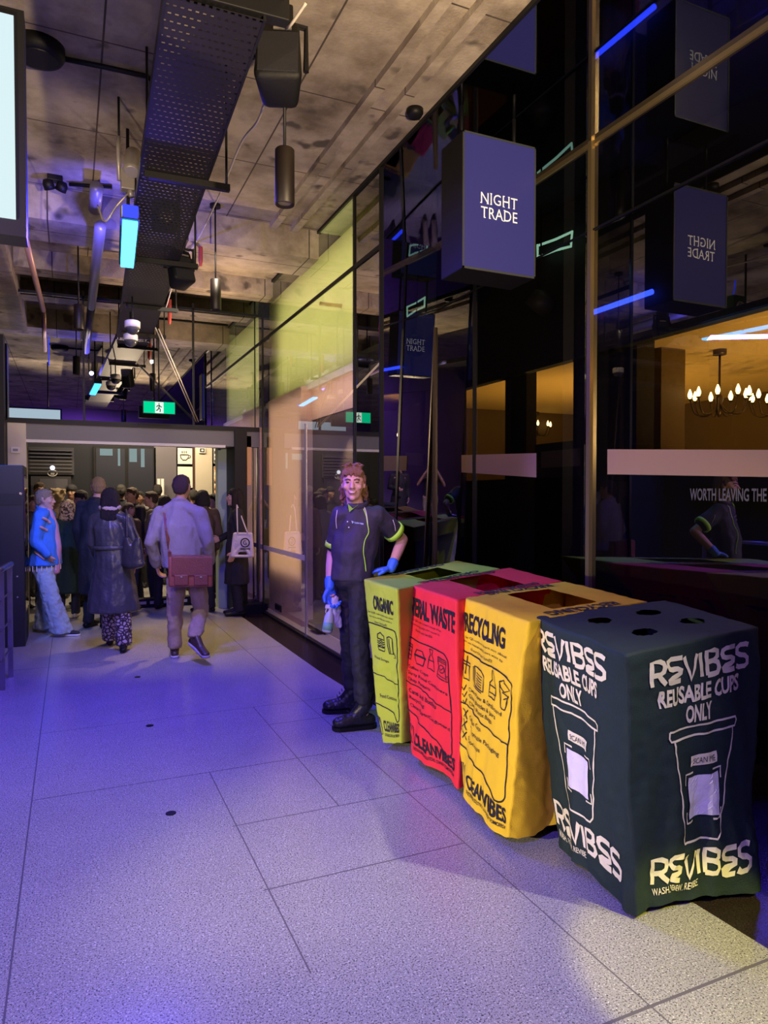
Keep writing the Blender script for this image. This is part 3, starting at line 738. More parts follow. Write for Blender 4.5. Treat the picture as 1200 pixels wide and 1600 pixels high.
# organic
w, h = OS_['front'].size(); ax = w/h; i = Ink()
i.text('ORGANIC', 0.26, 0.085, 0.86, 0.18, 0.032)
smallprint(i, 0.05, 0.84, 0.195)
panel(i, ax, 0.93, 0.275, 0.585, 0.765, 0.86)
c0 = (0.40, 0.37)
i.line([(0.28, 0.36), (0.29, 0.335), (0.40, 0.318), (0.51, 0.335), (0.52, 0.36), (0.28, 0.36)], 0.007, False, ax)
for yy in (0.372, 0.385, 0.40): i.line([(0.27, yy), (0.33, yy+0.006), (0.40, yy-0.004), (0.47, yy+0.006), (0.53, yy)], 0.007, False, ax)
i.line([(0.28, 0.41), (0.29, 0.43), (0.51, 0.43), (0.52, 0.41), (0.28, 0.41)], 0.007, False, ax)
i.line([(0.62, 0.335), (0.70, 0.325), (0.76, 0.335), (0.77, 0.43), (0.66, 0.435), (0.62, 0.335)], 0.007, False, ax); i.line([(0.68, 0.34), (0.70, 0.43)], 0.005, False, ax); i.line([(0.78, 0.42), (0.86, 0.45), (0.78, 0.452)], 0.006, False, ax)
i.text('Food Scraps', 0.14, 0.475, 0.62, 0.497, 0.005)
i.text('Food Containers', 0.2, 0.705, 0.82, 0.728, 0.005)
brandfoot(i, ax); print_on(Oc, OS_['front'], i, 'printed_text', M_ink)
top_words(Oc, OS_['top'], 'ORGANIC')

# wordmark drawn from strokes
def wordmark(i, x0, y0, x1, y1, wv, ax):
    E_ = [(1, 0), (0.28, 0), (0.06, 0.10), (0.02, 0.25), (0.12, 0.40), (0.35, 0.46), (0.75, 0.47), (0.96, 0.56), (0.96, 0.68), (0.75, 0.76), (0.25, 0.80), (0.04, 0.88), (0.10, 0.97), (0.3, 1.0), (1, 1)]
    S_ = [(0.98, 0.06), (0.75, 0), (0.28, 0), (0.04, 0.12), (0.06, 0.36), (0.3, 0.46), (0.72, 0.52), (0.97, 0.64), (0.96, 0.88), (0.72, 1), (0.2, 1), (0, 0.92)]
    R_ = [[(0, 1), (0, 0), (0.6, 0), (0.9, 0.10), (0.95, 0.28), (0.85, 0.46), (0.6, 0.55), (0.1, 0.56)], [(0.48, 0.57), (0.98, 1)]]
    B_ = [[(0.05, 1), (0.05, 0), (0.6, 0), (0.86, 0.08), (0.88, 0.32), (0.66, 0.46), (0.1, 0.47)], [(0.6, 0.47), (0.92, 0.56), (0.97, 0.78), (0.8, 0.97), (0.55, 1), (0.05, 1)]]
    L = [(R_, 0, .135), ([E_], .16, .295), ([[(0, 0), (0.5, 1), (1, 0)]], .315, .455), ([[(0.5, 0), (0.5, 1)]], .465, .52), (B_, .55, .68), ([E_], .71, .845), ([S_], .865, 1.0)]
    for strokes, a, b in L:
        for s in strokes: i.line([(x0+(x1-x0)*(a+(b-a)*p[0]), y0+(y1-y0)*p[1]) for p in s], wv, False, ax)
M_patch = mat('pale_patch', (0.72, 0.68, 0.74), 0.6)
def cups_face(S, xo, xs, yo, ys, nm_extra):
    w, h = S.size(); ax = w/h; i = Ink()
    X = lambda v: xo+xs*v
    Y = lambda v: yo+ys*v
    wordmark(i, X(0.0), Y(0.0), X(1.0), Y(0.10), 0.020, ax)
    i.text('REUSABLE CUPS', X(0.07), Y(0.125), X(0.90), Y(0.20), 0.035); i.text('ONLY', X(0.34), Y(0.212), X(0.60), Y(0.288), 0.035)
    # takeaway cup outline
    i.line([(X(0.16), Y(0.305)), (X(0.86), Y(0.305)), (X(0.88), Y(0.32)), (X(0.87), Y(0.345)), (X(0.17), Y(0.345)), (X(0.15), Y(0.33)), (X(0.16), Y(0.305))], 0.008, False, ax)
    i.line([(X(0.20), Y(0.345)), (X(0.30), Y(0.76)), (X(0.33), Y(0.785)), (X(0.68), Y(0.785)), (X(0.72), Y(0.76)), (X(0.83), Y(0.345))], 0.008, False, ax)
    # corner brackets round the pale patch
    for (cx, cy, dx, dy) in ((0.33, 0.50, 1, 1), (0.72, 0.50, -1, 1), (0.33, 0.70, 1, -1), (0.72, 0.70, -1, -1)):
        i.line([(X(cx+0.10*dx), Y(cy)), (X(cx), Y(cy)), (X(cx), Y(cy+0.045*dy))], 0.007, False, ax)
    i.rect(X(0.39), Y(0.43), X(0.67), Y(0.475), 6, 2)
    wordmark(i, X(0.0), Y(0.83), X(1.05), Y(0.93), 0.021, ax)
    if nm_extra: i.text('WASH. RENEW. REVIBE.', X(0.0), Y(0.95), X(0.52), Y(0.978), 0.01)
    j = Ink(); j.rect(X(0.36), Y(0.515), X(0.69), Y(0.685), 8, 8)
    k = Ink(); k.text('SCAN ME', X(0.42), Y(0.442), X(0.64), Y(0.465), 0.0)
    return i, j, k
for key, args in (('side', (0.16, 0.72, 0.055, 0.92, True)), ('front', (0.05, 0.78, 0.045, 0.92, True))):
    i, j, k = cups_face(GS_[key], *args)
    print_on(Gc, GS_[key], i, 'printed_text', M_cin); print_on(Gc, GS_[key], j, 'pale_patch', M_patch, 0.006); print_on(Gc, GS_[key], k, 'printed_text', M_ink, 0.008)
# ================================================================== signs, screen, barriers
# blade sign NIGHT TRADE
sy = 4.17
tl = ony(722, 207, sy); tr = ony(838, 228, sy); bl = ony(723, 430, sy); br = ony(834, 425, sy)
xl, xr = (tl.x+bl.x)/2, (tr.x+br.x)/2; zt = (tl.z+tr.z)/2; zb = (bl.z+br.z)/2
sg = rootof('hanging_sign', ((xl+xr)/2, sy+0.15, zb), 'dark blue box sign reading NIGHT TRADE hung from the black soffit', 'sign')
M_signblue = mat('sign_blue', (0.030, 0.028, 0.11), 0.35, emit=(0.045, 0.045, 0.23), estr=0.45)
bm = NB(); box(bm, (xl, sy, zb), (xr, sy+0.30, zt), 0.006); finish('sign_case', bm, M_black, sg)
bm = NB(); box(bm, (xl+0.012, sy-0.004, zb+0.012), (xr-0.008, sy+0.002, zt-0.012)); finish('sign_face', bm, M_signblue, sg)
bm = NB(); box(bm, (xl+0.012, sy+0.298, zb+0.012), (xr-0.008, sy+0.304, zt-0.012)); finish('sign_face', bm, M_signblue, sg)
bm = NB()
for lo, hi in [((xl, sy-0.008, zt-0.012), (xr, sy, zt)), ((xl, sy-0.008, zb), (xr, sy, zb+0.014)), ((xr-0.01, sy-0.008, zb), (xr, sy, zt)), ((xl, sy-0.008, zb), (xl+0.012, sy, zt))]: box(bm, lo, hi)
finish('sign_edge', bm, mat('sign_edge', (0.16, 0.18, 0.18), 0.3, 0.6), sg)
M_letter = mat('pale_letter', (0.8, 0.78, 0.75), 0.5, emit=(0.8, 0.75, 0.7), estr=0.6)
ink = Ink(); ink.text('NIGHT', 0.24, 0.42, 0.74, 0.50, 0.0, 1.05); ink.text('TRADE', 0.24, 0.525, 0.74, 0.605, 0.0, 1.05)
# fine serifs on the lettering
for (xx, yy) in [(0.24, 0.5), (0.33, 0.5), (0.375, 0.42), (0.375, 0.5), (0.55, 0.42), (0.55, 0.5), (0.62, 0.42), (0.62, 0.5), (0.69, 0.5), (0.29, 0.605), (0.36, 0.605), (0.44, 0.605), (0.55, 0.605), (0.56, 0.525)]:
    ink.line([(xx-0.012, yy), (xx+0.014, yy)], 0.006)
ink.mesh('sign_lettering', flat((xl, sy-0.0065, zt), (xr-xl, 0, 0), (0, 0, zb-zt)), M_letter, sg)
ink.mesh('sign_lettering', flat((xr, sy+0.3065, zt), (xl-xr, 0, 0), (0, 0, zb-zt)), M_letter, sg)
for x in (xl+0.08, xr-0.08):
    bm = NB(); tube(bm, [(x, sy+0.15, zt-0.01), (x, sy+0.15, HC)], 0.014); finish('hanger_rod', bm, M_black, sg, None, True)
# lightbox at the left edge
ly = 2.95
a = ony(30, 28, ly); b = ony(37, 345, ly); lx = (a.x+b.x)/2
lb = rootof('light_box', (lx-0.6, ly+0.06, b.z), 'glowing white screen in a black frame at the left edge under the ceiling', 'screen')
bm = NB(); box(bm, (lx-1.25, ly, b.z-0.06), (lx+0.012, ly+0.12, a.z+0.03)); finish('frame', bm, M_black, lb)
bm = NB(); box(bm, (lx-1.22, ly-0.006, b.z), (lx-0.022, ly+0.001, a.z)); finish('lit_panel', bm, emitter('screen_white', (0.70, 0.88, 0.92), 0.95), lb)
bm = NB(); box(bm, (lx-1.22, ly+0.119, b.z), (lx-0.022, ly+0.126, a.z)); finish('lit_panel', bm, MATS['screen_white'], lb)
for x in (lx-1.0, lx-0.25):
    bm = NB(); tube(bm, [(x, ly+0.06, a.z), (x, ly+0.06, HC)], 0.012); finish('hanger_rod', bm, M_black, lb, None, True)
# exit sign hung in front of the mirror glass
ex0 = ony(223, 626, 9.2); ex1 = ony(274, 648, 9.2)
es = rootof('exit_sign', ((ex0.x+ex1.x)/2, 9.2, ex0.z), 'green exit sign with a white running figure above the doorway', 'sign')
bm = NB(); box(bm, (ex0.x, 9.19, ex1.z), (ex1.x, 9.24, ex0.z)); finish('sign_case', bm, M_black, es)
i = Ink(); i.rect(0.02, 0.04, 0.98, 0.96); i.mesh('green_panel', flat((ex0.x, 9.187, ex0.z), (ex1.x-ex0.x, 0, 0), (0, 0, ex1.z-ex0.z)), emitter('exit_green', (0.0, 0.62, 0.27), 1.1), es)
i = Ink(); i.rect(0.37, 0.06, 0.63, 0.94); i.mesh('white_panel', flat((ex0.x, 9.185, ex0.z), (ex1.x-ex0.x, 0, 0), (0, 0, ex1.z-ex0.z)), emitter('exit_white', (0.8, 0.95, 0.85), 1.0), es)
i = Ink(); axx = (ex1.x-ex0.x)/(ex0.z-ex1.z)
i.poly([(0.49+0.022*math.cos(t), 0.2+0.05*math.sin(t)) for t in [k*math.pi/5 for k in range(10)]])
for pl in ([(0.50, 0.28), (0.485, 0.52)], [(0.485, 0.52), (0.53, 0.66), (0.52, 0.85)], [(0.485, 0.52), (0.45, 0.70), (0.40, 0.74)], [(0.50, 0.32), (0.55, 0.46), (0.58, 0.42)], [(0.50, 0.32), (0.44, 0.36), (0.42, 0.48)]): i.line(pl, 0.08, False, axx)
i.mesh('running_figure', flat((ex0.x, 9.182, ex0.z), (ex1.x-ex0.x, 0, 0), (0, 0, ex1.z-ex0.z)), mat('exit_figure', (0.0, 0.12, 0.06), 0.6), es)
bm = NB(); xm = (ex0.x+ex1.x)/2; tube(bm, [(xm, 9.215, ex0.z), (xm, 9.215, HC-0.21)], 0.01); finish('hanger_rod', bm, M_black, es, None, True)
# black kiosk on the left
kq = onz(40, 1010); kt = 1.6 + (kq.y*0.9)*50/F
ky = kq.y; kx = kq.x; kd = onx(48, 985, kx).y
ks = rootof('kiosk', (kx-0.35, ky+0.3, 0), 'tall black kiosk with a glossy side by the entrance on the left', 'kiosk')
kz = ony(40, 727, ky).z
bm = NB(); box(bm, (kx-0.7, ky, 0.0), (kx, ky+0.62, kz), 0.008); finish('body', bm, mat('kiosk_black', (0.010, 0.010, 0.014), 0.45), ks)
bm = NB(); box(bm, (kx, ky+0.02, 0.35), (kx+0.006, ky+0.60, kz-0.10)); finish('glossy_panel', bm, glass('kiosk_gloss', (0.02, 0.02, 0.03), 0.55, 0.9), ks)
bm = NB(); box(bm, (kx-0.45, ky-0.006, kz-0.42), (kx-0.02, ky+0.001, kz-0.30)); finish('slot', bm, mat('slot_black', (0.004, 0.004, 0.004), 0.5), ks)
bm = NB(); lathe(bm, (kx-0.03, ky-0.005, kz-0.30), [(0.014, 0), (0.014, 0.01)], (0, -1, 0)); finish('lock', bm, M_chrome, ks)
for z in (0.75, 0.53):
    bm = NB(); lathe(bm, (kx-0.07, ky-0.001, z), [(0.009, 0), (0.009, 0.005)], (0, -1, 0), 10); finish('screw', bm, M_chrome, ks)
# steel railing
ra = onz(4, 1078); rb = onz(17, 1058)
rl = rootof('railing', (ra.x, ra.y, 0), 'brushed steel railing in front of the black kiosk', 'railing')
M_rail = mat('rail_steel', (0.32, 0.32, 0.36), 0.25, 0.9)
for q in (ra, rb, ra-(rb-ra)*1.2):
    bm = NB(); box(bm, (q.x-0.02, q.y-0.02, 0), (q.x+0.02, q.y+0.02, 0.98)); finish('post', bm, M_rail, rl)
e0 = ra-(rb-ra)*1.4; e1 = rb
bm = NB(); tube(bm, [(e0.x, e0.y, 1.0), (e1.x+0.01, e1.y, 1.0)], 0.026); finish('handrail', bm, M_rail, rl, None, True)
for z in (0.25, 0.5, 0.75):
    bm = NB(); tube(bm, [(e0.x, e0.y, z), (e1.x, e1.y, z)], 0.009, 8); finish('rail_wire', bm, M_rail, rl, None, True)
# floor studs
for k, (px, py, lb_) in enumerate([(267, 1271, 'small round floor stud in the near terrazzo, nearest of three'), (234, 1134, 'small round floor stud in the terrazzo, middle of three'), (215, 1058, 'small round floor stud in the terrazzo behind the man with the satchel, farthest of three')]):
    q = onz(px, py); bm = NB(); lathe(bm, q, [(0.026, 0.0), (0.026, 0.003), (0.02, 0.005)]); tag(finish('floor_stud', bm, M_blackm, None, q), lb_, 'floor stud', 'floor studs in the walkway')

# ================================================================== things hung from the ceiling
def rod(name, x, y, z0, z1, parent, m=None, r=0.008):
    bm = NB(); tube(bm, [(x, y, z0), (x, y, z1)], r, 8); return finish(name, bm, m or M_black, parent, None, True)
# cable tray
t0 = Vector((0.565, 2.93, 3.6)); t1 = Vector((0.755, 9.43, 3.6))
td = (t1-t0).normalized(); tn = Vector((td.y, -td.x, 0)); hw = 0.20
tray = rootof('cable_tray', t0, 'long black perforated cable tray hung under the concrete', 'cable tray')
M_perf = perforated('perforated_steel', (0.010, 0.009, 0.012), 0.030, 0.052, 0.5, 0.26)
bm = NB(); obox(bm, (t0+t1)/2, tn*hw, td*(t1-t0).length/2, Vector((0, 0, 0.0015))); finish('tray_bed', bm, M_perf, tray)
for s in (-1, 1):
    bm = NB(); obox(bm, (t0+t1)/2+tn*hw*s+Vector((0, 0, 0.03)), tn*0.006, td*(t1-t0).length/2, Vector((0, 0, 0.034))); finish('tray_side', bm, M_black, tray)
tray2 = rootof('cable_tray', (0.6, 2.6, 3.72), 'short near section of cable tray stepping up at the top of the photo', 'cable tray')
bm = NB(); obox(bm, (0.57, 2.0, 3.70), tn*0.24, td*0.98, Vector((0, 0, 0.0015))); finish('tray_bed', bm, M_perf, tray2)
for s in (-1, 1):
    bm = NB(); obox(bm, Vector((0.57, 2.0, 3.73))+tn*0.24*s, tn*0.006, td*0.98, Vector((0, 0, 0.035))); finish('tray_side', bm, M_black, tray2)
bm = NB(); obox(bm, (0.57, 2.95, 3.67), tn*0.30, td*0.03, Vector((0, 0, 0.05)), 0.004); finish('joint_bar', bm, M_black, tray2)
for k, (yy, ex, lab) in enumerate([(4.55, 0.08, 'black strut on threaded rods under the cable tray, nearest of four'), (6.2, 0.1, 'black strut under the cable tray beside the second loudspeaker'), (7.75, 0.1, 'black strut under the cable tray beyond the concrete beam'), (9.1, 0.1, 'black strut under the far end of the cable tray')]):
    c = t0 + td*(yy-t0.y); st = rootof('tray_support', (c.x, c.y, c.z-0.03), lab, 'bracket', 'struts under the cable tray')
    bm = NB(); obox(bm, c+tn*ex+Vector((0, 0, -0.025)), tn*(hw+0.06), td*0.02, Vector((0, 0, 0.02))); finish('strut', bm, M_black, st)
    for s in (-(hw+0.04)+ex, hw+0.04+ex): q = c+tn*s; rod('threaded_rod', q.x, q.y, c.z-0.05, HC if not 6.9 < q.y < 7.6 else 4.06, st)
# loudspeakers
def loudspeaker(c, s, yaw, label, rz):
    r = rootof('loudspeaker', (c.x, c.y, c.z-0.2*s), label, 'loudspeaker', 'black loudspeakers on ceiling rods')
    M = Matrix.Rotation(yaw, 3, 'Z') @ Matrix.Rotation(math.radians(-18), 3, 'X')
    bm = NB(); r1 = bmesh.ops.create_cube(bm, size=1.0)
    for v in r1['verts']:
        t = 1.0 if v.co.z < 0 else 0.84
        v.co = Vector((v.co.x*0.25*s*t*(1.0 if v.co.y < 0 else 0.72), v.co.y*0.22*s, v.co.z*0.36*s))
    bmesh.ops.bevel(bm, geom=bm.edges[:], offset=0.035*s, segments=3, profile=0.5, affect='EDGES')
    for v in bm.verts: v.co = M @ v.co + c
    finish('cabinet', bm, M_blackm, r, None, True)
    bm = NB(); obox(bm, c + M @ Vector((0, -0.113*s, -0.04*s)), M @ Vector((0.10*s, 0, 0)), M @ Vector((0, 0.004, 0)), M @ Vector((0, 0, 0.125*s)), 0.004); finish('grille', bm, mat('grille_black', (0.012, 0.012, 0.02), 0.8, 0, 0.6, 300), r)
    bm = NB(); obox(bm, c + M @ Vector((0.02*s, -0.116*s, 0.105*s)), M @ Vector((0.045*s, 0, 0)), M @ Vector((0, 0.003, 0)), M @ Vector((0, 0, 0.008*s))); finish('badge', bm, M_steel, r)
    bm = NB(); tube(bm, [c+Vector((0.14*s, 0, 0)), c+Vector((0.14*s, 0, 0.22*s)), c+Vector((-0.14*s, 0, 0.22*s)), c+Vector((-0.14*s, 0, 0))], 0.016*s, 8)
    box(bm, (c.x-0.06*s, c.y-0.05*s, c.z+0.19*s), (c.x+0.06*s, c.y+0.05*s, c.z+0.29*s), 0.01*s); finish('yoke', bm, M_black, r)
    rod('rod', c.x, c.y, c.z+0.25*s, HC, r, None, 0.014)
loudspeaker(W(437, 102, 3.55), 1.0, -0.35, 'big black loudspeaker beside the near end of the cable tray', 0)
loudspeaker(W(280, 422, 6.15), 0.86, 0.3, 'black loudspeaker hung below the tray near the blue batten', 0)
# pendant cylinder lamps
def pendant(c, r, h, label):
    o = rootof('pendant_light', (c.x, c.y, c.z-h/2), label, 'pendant light', 'black cylinder pendants')
    bm = NB(); lathe(bm, (c.x, c.y, c.z-h/2), [(r*0.75, 0.02), (r*0.95, 0.0), (r, 0.004), (r, h), (r*0.9, h+0.006)]); finish('shade', bm, mat('bronze_black', (0.010, 0.006, 0.005), 0.5, 0.0), o, None, True)
    bm = NB(); lathe(bm, (c.x, c.y, c.z-h/2), [(r*0.72, 0.012), (r*0.72, 0.018)]); finish('lens', bm, mat('dark_lens', (0.1, 0.09, 0.08), 0.2), o)
    top = HC if not 6.9 < c.y < 7.6 else 4.06
    rod('stem', c.x, c.y, c.z+h/2, top, o)
    bm = NB(); lathe(bm, (c.x, c.y, top-0.03), [(0.05, 0), (0.05, 0.03)]); finish('ceiling_rose', bm, M_black, o)
pendant(W(445, 278, 3.6), 0.05, 0.28, 'black cylinder pendant light hanging below the big loudspeaker')
pendant(W(337, 461, 6.6), 0.05, 0.28, 'black cylinder pendant light by the top of the pale glass wall')
pendant(W(123, 496, 7.3), 0.05, 0.25, 'black cylinder pendant light left of the blue batten')
# round ceiling speaker with conduit
q = onz(60, 84, HC-0.05); o = rootof('ceiling_speaker', (q.x, q.y, HC), 'round black ceiling speaker beside the glowing screen', 'speaker')
bm = NB(); lathe(bm, (q.x, q.y, HC), [(0.15, 0), (0.15, -0.05), (0.135, -0.075), (0.11, -0.08)], (0, 0, 1), 32); finish('housing', bm, M_blackm, o, None, True)
bm = NB(); lathe(bm, (q.x, q.y, HC-0.078), [(0.108, 0), (0.105, -0.006)], (0, 0, 1), 32); finish('grille', bm, M_black, o)
cp = [onz(90, 90, HC-0.03), onz(160, 104, HC-0.03), onz(228, 119, HC-0.03), onz(237, 125, HC-0.03), onz(236, 180, HC-0.03)]
tag(mtube('conduit', cp, 0.016, M_black), 'black conduit running from the round ceiling speaker to the tray', 'conduit')
cp = [onz(108, 288, HC-0.03), onz(175, 293, HC-0.03)]
tag(mtube('conduit', cp, 0.016, M_black), 'short black conduit feeding the small twin spotlight', 'conduit')
q = onz(86, 286, HC-0.06); o = rootof('spotlight', (q.x, q.y, HC), 'small black twin spotlight on the concrete', 'spotlight')
bm = NB(); box(bm, (q.x-0.06, q.y-0.04, HC-0.05), (q.x+0.06, q.y+0.04, HC), 0.006); finish('mount', bm, M_black, o)
for s in (-1, 1):
    bm = NB(); lathe(bm, (q.x+0.05*s, q.y, HC-0.09), [(0.03, 0.05), (0.045, 0.02), (0.045, -0.03), (0.03, -0.032)], (0.3*s, -0.5, 0.8)); finish('lamp_head', bm, M_black, o, None, True)
# blue LED batten beside the tray
A = W(203.5, 347, 4.75); B = W(198.5, 416, 5.75)
o = rootof('led_batten', (A+B)/2, 'glowing blue LED batten beside the cable tray', 'stage light')
d = (B-A).normalized(); sd = d.cross(Vector((0, 0, 1))).normalized(); up = sd.cross(d)
M_blue = emitter('blue_led', (0.04, 0.42, 1.0), 7.0)
for a_, b_ in ((0.0, 0.485), (0.515, 1.0)):
    bm = NB(); m_ = A+(B-A)*(a_+b_)/2; obox(bm, m_, sd*0.05, d*(B-A).length*(b_-a_)/2, up*0.012, 0.004); finish('led_window', bm, M_blue, o)
bm = NB(); obox(bm, (A+B)/2+up*0.055, sd*0.062, d*((B-A).length/2+0.03), up*0.042, 0.006); finish('housing', bm, M_black, o)
bm = NB(); tube(bm, [(A+B)/2+up*0.09, Vector(((A+B).x/2, (A+B).y/2, HC))], 0.012); finish('rod', bm, M_black, o, None, True)
bm = NB(); obox(bm, A-d*0.09+up*0.04, sd*0.05, d*0.03, up*0.035, 0.01); finish('end_lamp', bm, emitter('deep_blue_led', (0.02, 0.03, 1.0), 3.0), o)
# white and brass moving spotlight
c = W(203, 262, 4.85)
o = rootof('stage_spotlight', (c.x, c.y, c.z), 'pale metal stage spotlight clamped left of the cable tray', 'spotlight')
M_pale = mat('aged_white_metal', (0.50, 0.45, 0.36), 0.4, 0.4)
bm = NB(); lathe(bm, c+Vector((0.02, 0, 0.05)), [(0.035, 0.10), (0.055, 0.08), (0.055, -0.10), (0.045, -0.13), (0.04, -0.13)], (0.1, 0.5, 0.8)); finish('lamp_barrel', bm, M_pale, o, None, True)
bm = NB(); box(bm, c+Vector((-0.06, -0.03, -0.16)), c+Vector((0.03, 0.05, -0.02)), 0.008); finish('motor_box', bm, M_pale, o)
bm = NB(); tube(bm, [c+Vector((-0.07, 0, -0.1)), c+Vector((-0.075, 0, 0.12)), c+Vector((-0.07, 0, 0.2))], 0.014, 8); tube(bm, [c+Vector((0.0, 0, -0.15)), c+Vector((0.01, 0, -0.20))], 0.02, 8); finish('yoke', bm, M_pale, o, None, True)
rod('rod', c.x-0.07, c.y, c.z+0.15, HC, o)
tag(mtube('spotlight_cable', smooth_path([c+Vector((0.02, 0, -0.14)), c+Vector((-0.08, 0.02, -0.26)), c+Vector((-0.16, 0.1, -0.36)), c+Vector((-0.2, 0.25, -0.2))]), 0.006, M_pale), 'pale cable looping under the stage spotlight', 'cable')
# teal box speaker under the tray
c = W(258, 338, 5.3); o = rootof('projector', (c.x, c.y, c.z-0.1), 'teal box projector fixed under the cable tray', 'projector')
bm = NB(); box(bm, c+Vector((-0.09, -0.08, -0.10)), c+Vector((0.09, 0.1, 0.10)), 0.008); finish('case', bm, mat('teal_case', (0.02, 0.10, 0.11), 0.4), o)
bm = NB(); lathe(bm, c+Vector((0, -0.082, -0.03)), [(0.06, 0), (0.06, 0.012), (0.045, 0.014)], (0, -1, 0)); finish('lens', bm, M_chrome, o, None, True)
bm = NB(); tube(bm, [c+Vector((0, 0, 0.1)), (c.x, c.y, 3.61)], 0.015); finish('bracket', bm, M_black, o)
# dome cameras
for px, py, D, lab in [(207, 512, 7.0, 'dome camera under the cable tray, upper of two'), (204, 532, 7.6, 'dome camera under the cable tray, lower of two')]:
    c = W(px, py, D); o = rootof('dome_camera', c, lab, 'camera', 'dome cameras under the tray')
    bm = NB(); lathe(bm, c, [(0.06, 0.07), (0.075, 0.06), (0.075, 0.0)]); finish('base', bm, M_white, o, None, True)
    bm = NB(); lathe(bm, c, [(0.07, 0), (0.064, -0.03), (0.045, -0.055), (0.02, -0.068)]); finish('dome', bm, mat('smoked_dome', (0.05, 0.05, 0.06), 0.08, 0, 0, 40, 0, 6, 1.0), o, None, True)
    rod('stem', c.x, c.y, c.z+0.07, 3.6, o)
# pipes and cables
tag(mtube('duct_pipe', [onz(151, 292, 4.2), Vector((onz(151, 292, 4.2).x, 6.9, 4.2))], 0.055, mat('grey_pipe', (0.28, 0.26, 0.28), 0.4, 0.3)), 'grey pipe under the concrete left of the blue batten', 'pipe')
px0 = onz(151, 400, 3.98); tag(mtube('duct_pipe', [Vector((px0.x, 6.6, 3.95)), Vector((px0.x, 9.45, 3.95))], 0.05, MATS['grey_pipe']), 'grey pipe continuing beyond the concrete beam', 'pipe')
cpa = onz(40, 375, 3.85); tag(mtube('copper_pipe', [cpa, Vector((cpa.x+0.06, 9.45, 3.85))], 0.028, mat('copper', (0.55, 0.33, 0.22), 0.4, 0.4)), 'copper coloured pipe running below the left beam', 'pipe')
cpa = W(42, 340, 5.6); tag(mtube('blue_cable', [Vector((cpa.x, cpa.y, HC)), W(43, 372, 5.7)], 0.008, emitter('blue_rope', (0.02, 0.05, 1.0), 1.6)), 'thin blue light rope next to the glowing screen', 'light rope')
for (px, py0, py1, D, lab) in [(313.5, 340, 408, 6.9, 'red sprinkler pipe dropping from the concrete beam'), (265, 468, 500, 8.0, 'short red sprinkler pipe near the far strut')]:
    a = W(px, py0, D); b = W(px, py1, D); tag(mtube('sprinkler_pipe', [a, b, b+Vector((0, 0, -0.05))], [0.022, 0.022, 0.012], mat('red_pipe', (0.45, 0.06, 0.05), 0.5)), lab, 'pipe', 'red sprinkler pipes')
M_wcable = mat('white_cable', (0.62, 0.58, 0.5), 0.6)
tag(mtube('white_cable', smooth_path([W(417, 148, 3.6), W(402, 190, 4.1), W(376, 225, 4.7), W(345, 300, 5.6), W(312, 368, 6.6), W(276, 430, 7.4), W(258, 485, 8.0)]), 0.007, M_wcable), 'white cable draped from the big loudspeaker to the far end of the walkway', 'cable')
tag(mtube('white_cable', smooth_path([W(478, 5, 3.2), W(455, 38, 3.3), W(447, 45, 3.4)]), 0.007, M_wcable), 'pale cable at the top of the near loudspeaker', 'cable')
for k, (p, q_, lab) in enumerate([((243, 512), (306, 660), 'white cable slanting down to the doorway, left of the pair'), ((248, 514), (310, 661), 'white cable slanting down to the doorway, right of the pair')]):
    tag(mtube('white_cable', [W(p[0], p[1], 7.9), ony(q_[0], q_[1]-2, 9.44)], 0.007, M_wcable), lab, 'cable', 'white cables to the doorway')
tag(mtube('black_conduit', [(-3, 8.2, 4.33), (W1-0.05, 8.2, 4.33)], 0.018, M_black), 'black conduit crossing under the far concrete', 'conduit')
tag(mtube('black_conduit', [(0.95, 7.7, 4.333), (W1-0.05, 7.7, 4.333)], 0.016, M_black), 'black conduit crossing behind the concrete beam', 'conduit')
q = onz(660, 174, HC); bm = NB(); lathe(bm, (q.x-0.06, q.y, HC), [(0.06, 0), (0.06, -0.03), (0.045, -0.055)]); tag(finish('smoke_detector', bm, M_black, None, (q.x-0.06, q.y, HC), True), 'small black smoke detector at the edge of the concrete', 'smoke detector')
# uplights on the sill inside the glass
for (px, py, lab) in [(444, 945, 'black floor floodlight behind the pale glass, farther of two'), (499, 1006, 'black floor floodlight behind the pale glass, nearer of two')]:
    c = onx(px, py, W1+0.2); c.z = 0.12
    o = rootof('floodlight', (c.x, c.y, 0.045), lab, 'floodlight', 'floodlights on the sill')
    bm = NB(); box(bm, c+Vector((-0.09, -0.16, -0.05)), c+Vector((0.09, 0.16, 0.05)), 0.02)
    finish('housing', bm, M_black, o)
    bm = NB(); box(bm, c+Vector((-0.093, -0.12, -0.03)), c+Vector((-0.088, 0.12, 0.03))); finish('lens', bm, M_chrome, o)
    bm = NB(); tube(bm, [(c.x, c.y-0.17, 0.05), (c.x, c.y-0.17, 0.13), (c.x, c.y+0.17, 0.13), (c.x, c.y+0.17, 0.05)], 0.01, 8); finish('stand', bm, M_black, o)
# black spot head seen through the smoked glass
c = onx(845, 472, 4.15); o = rootof('spotlight', c, 'black spotlight head behind the smoked glass below the sign', 'spotlight')
bm = NB(); lathe(bm, c, [(0.05, 0.10), (0.12, 0.06), (0.14, -0.08), (0.12, -0.09)], (0.3, -0.6, 0.7)); finish('lamp_head', bm, mat('worn_black', (0.05, 0.045, 0.04), 0.5), o, None, True)
rod('rod', c.x, c.y, c.z+0.05, HC, o)

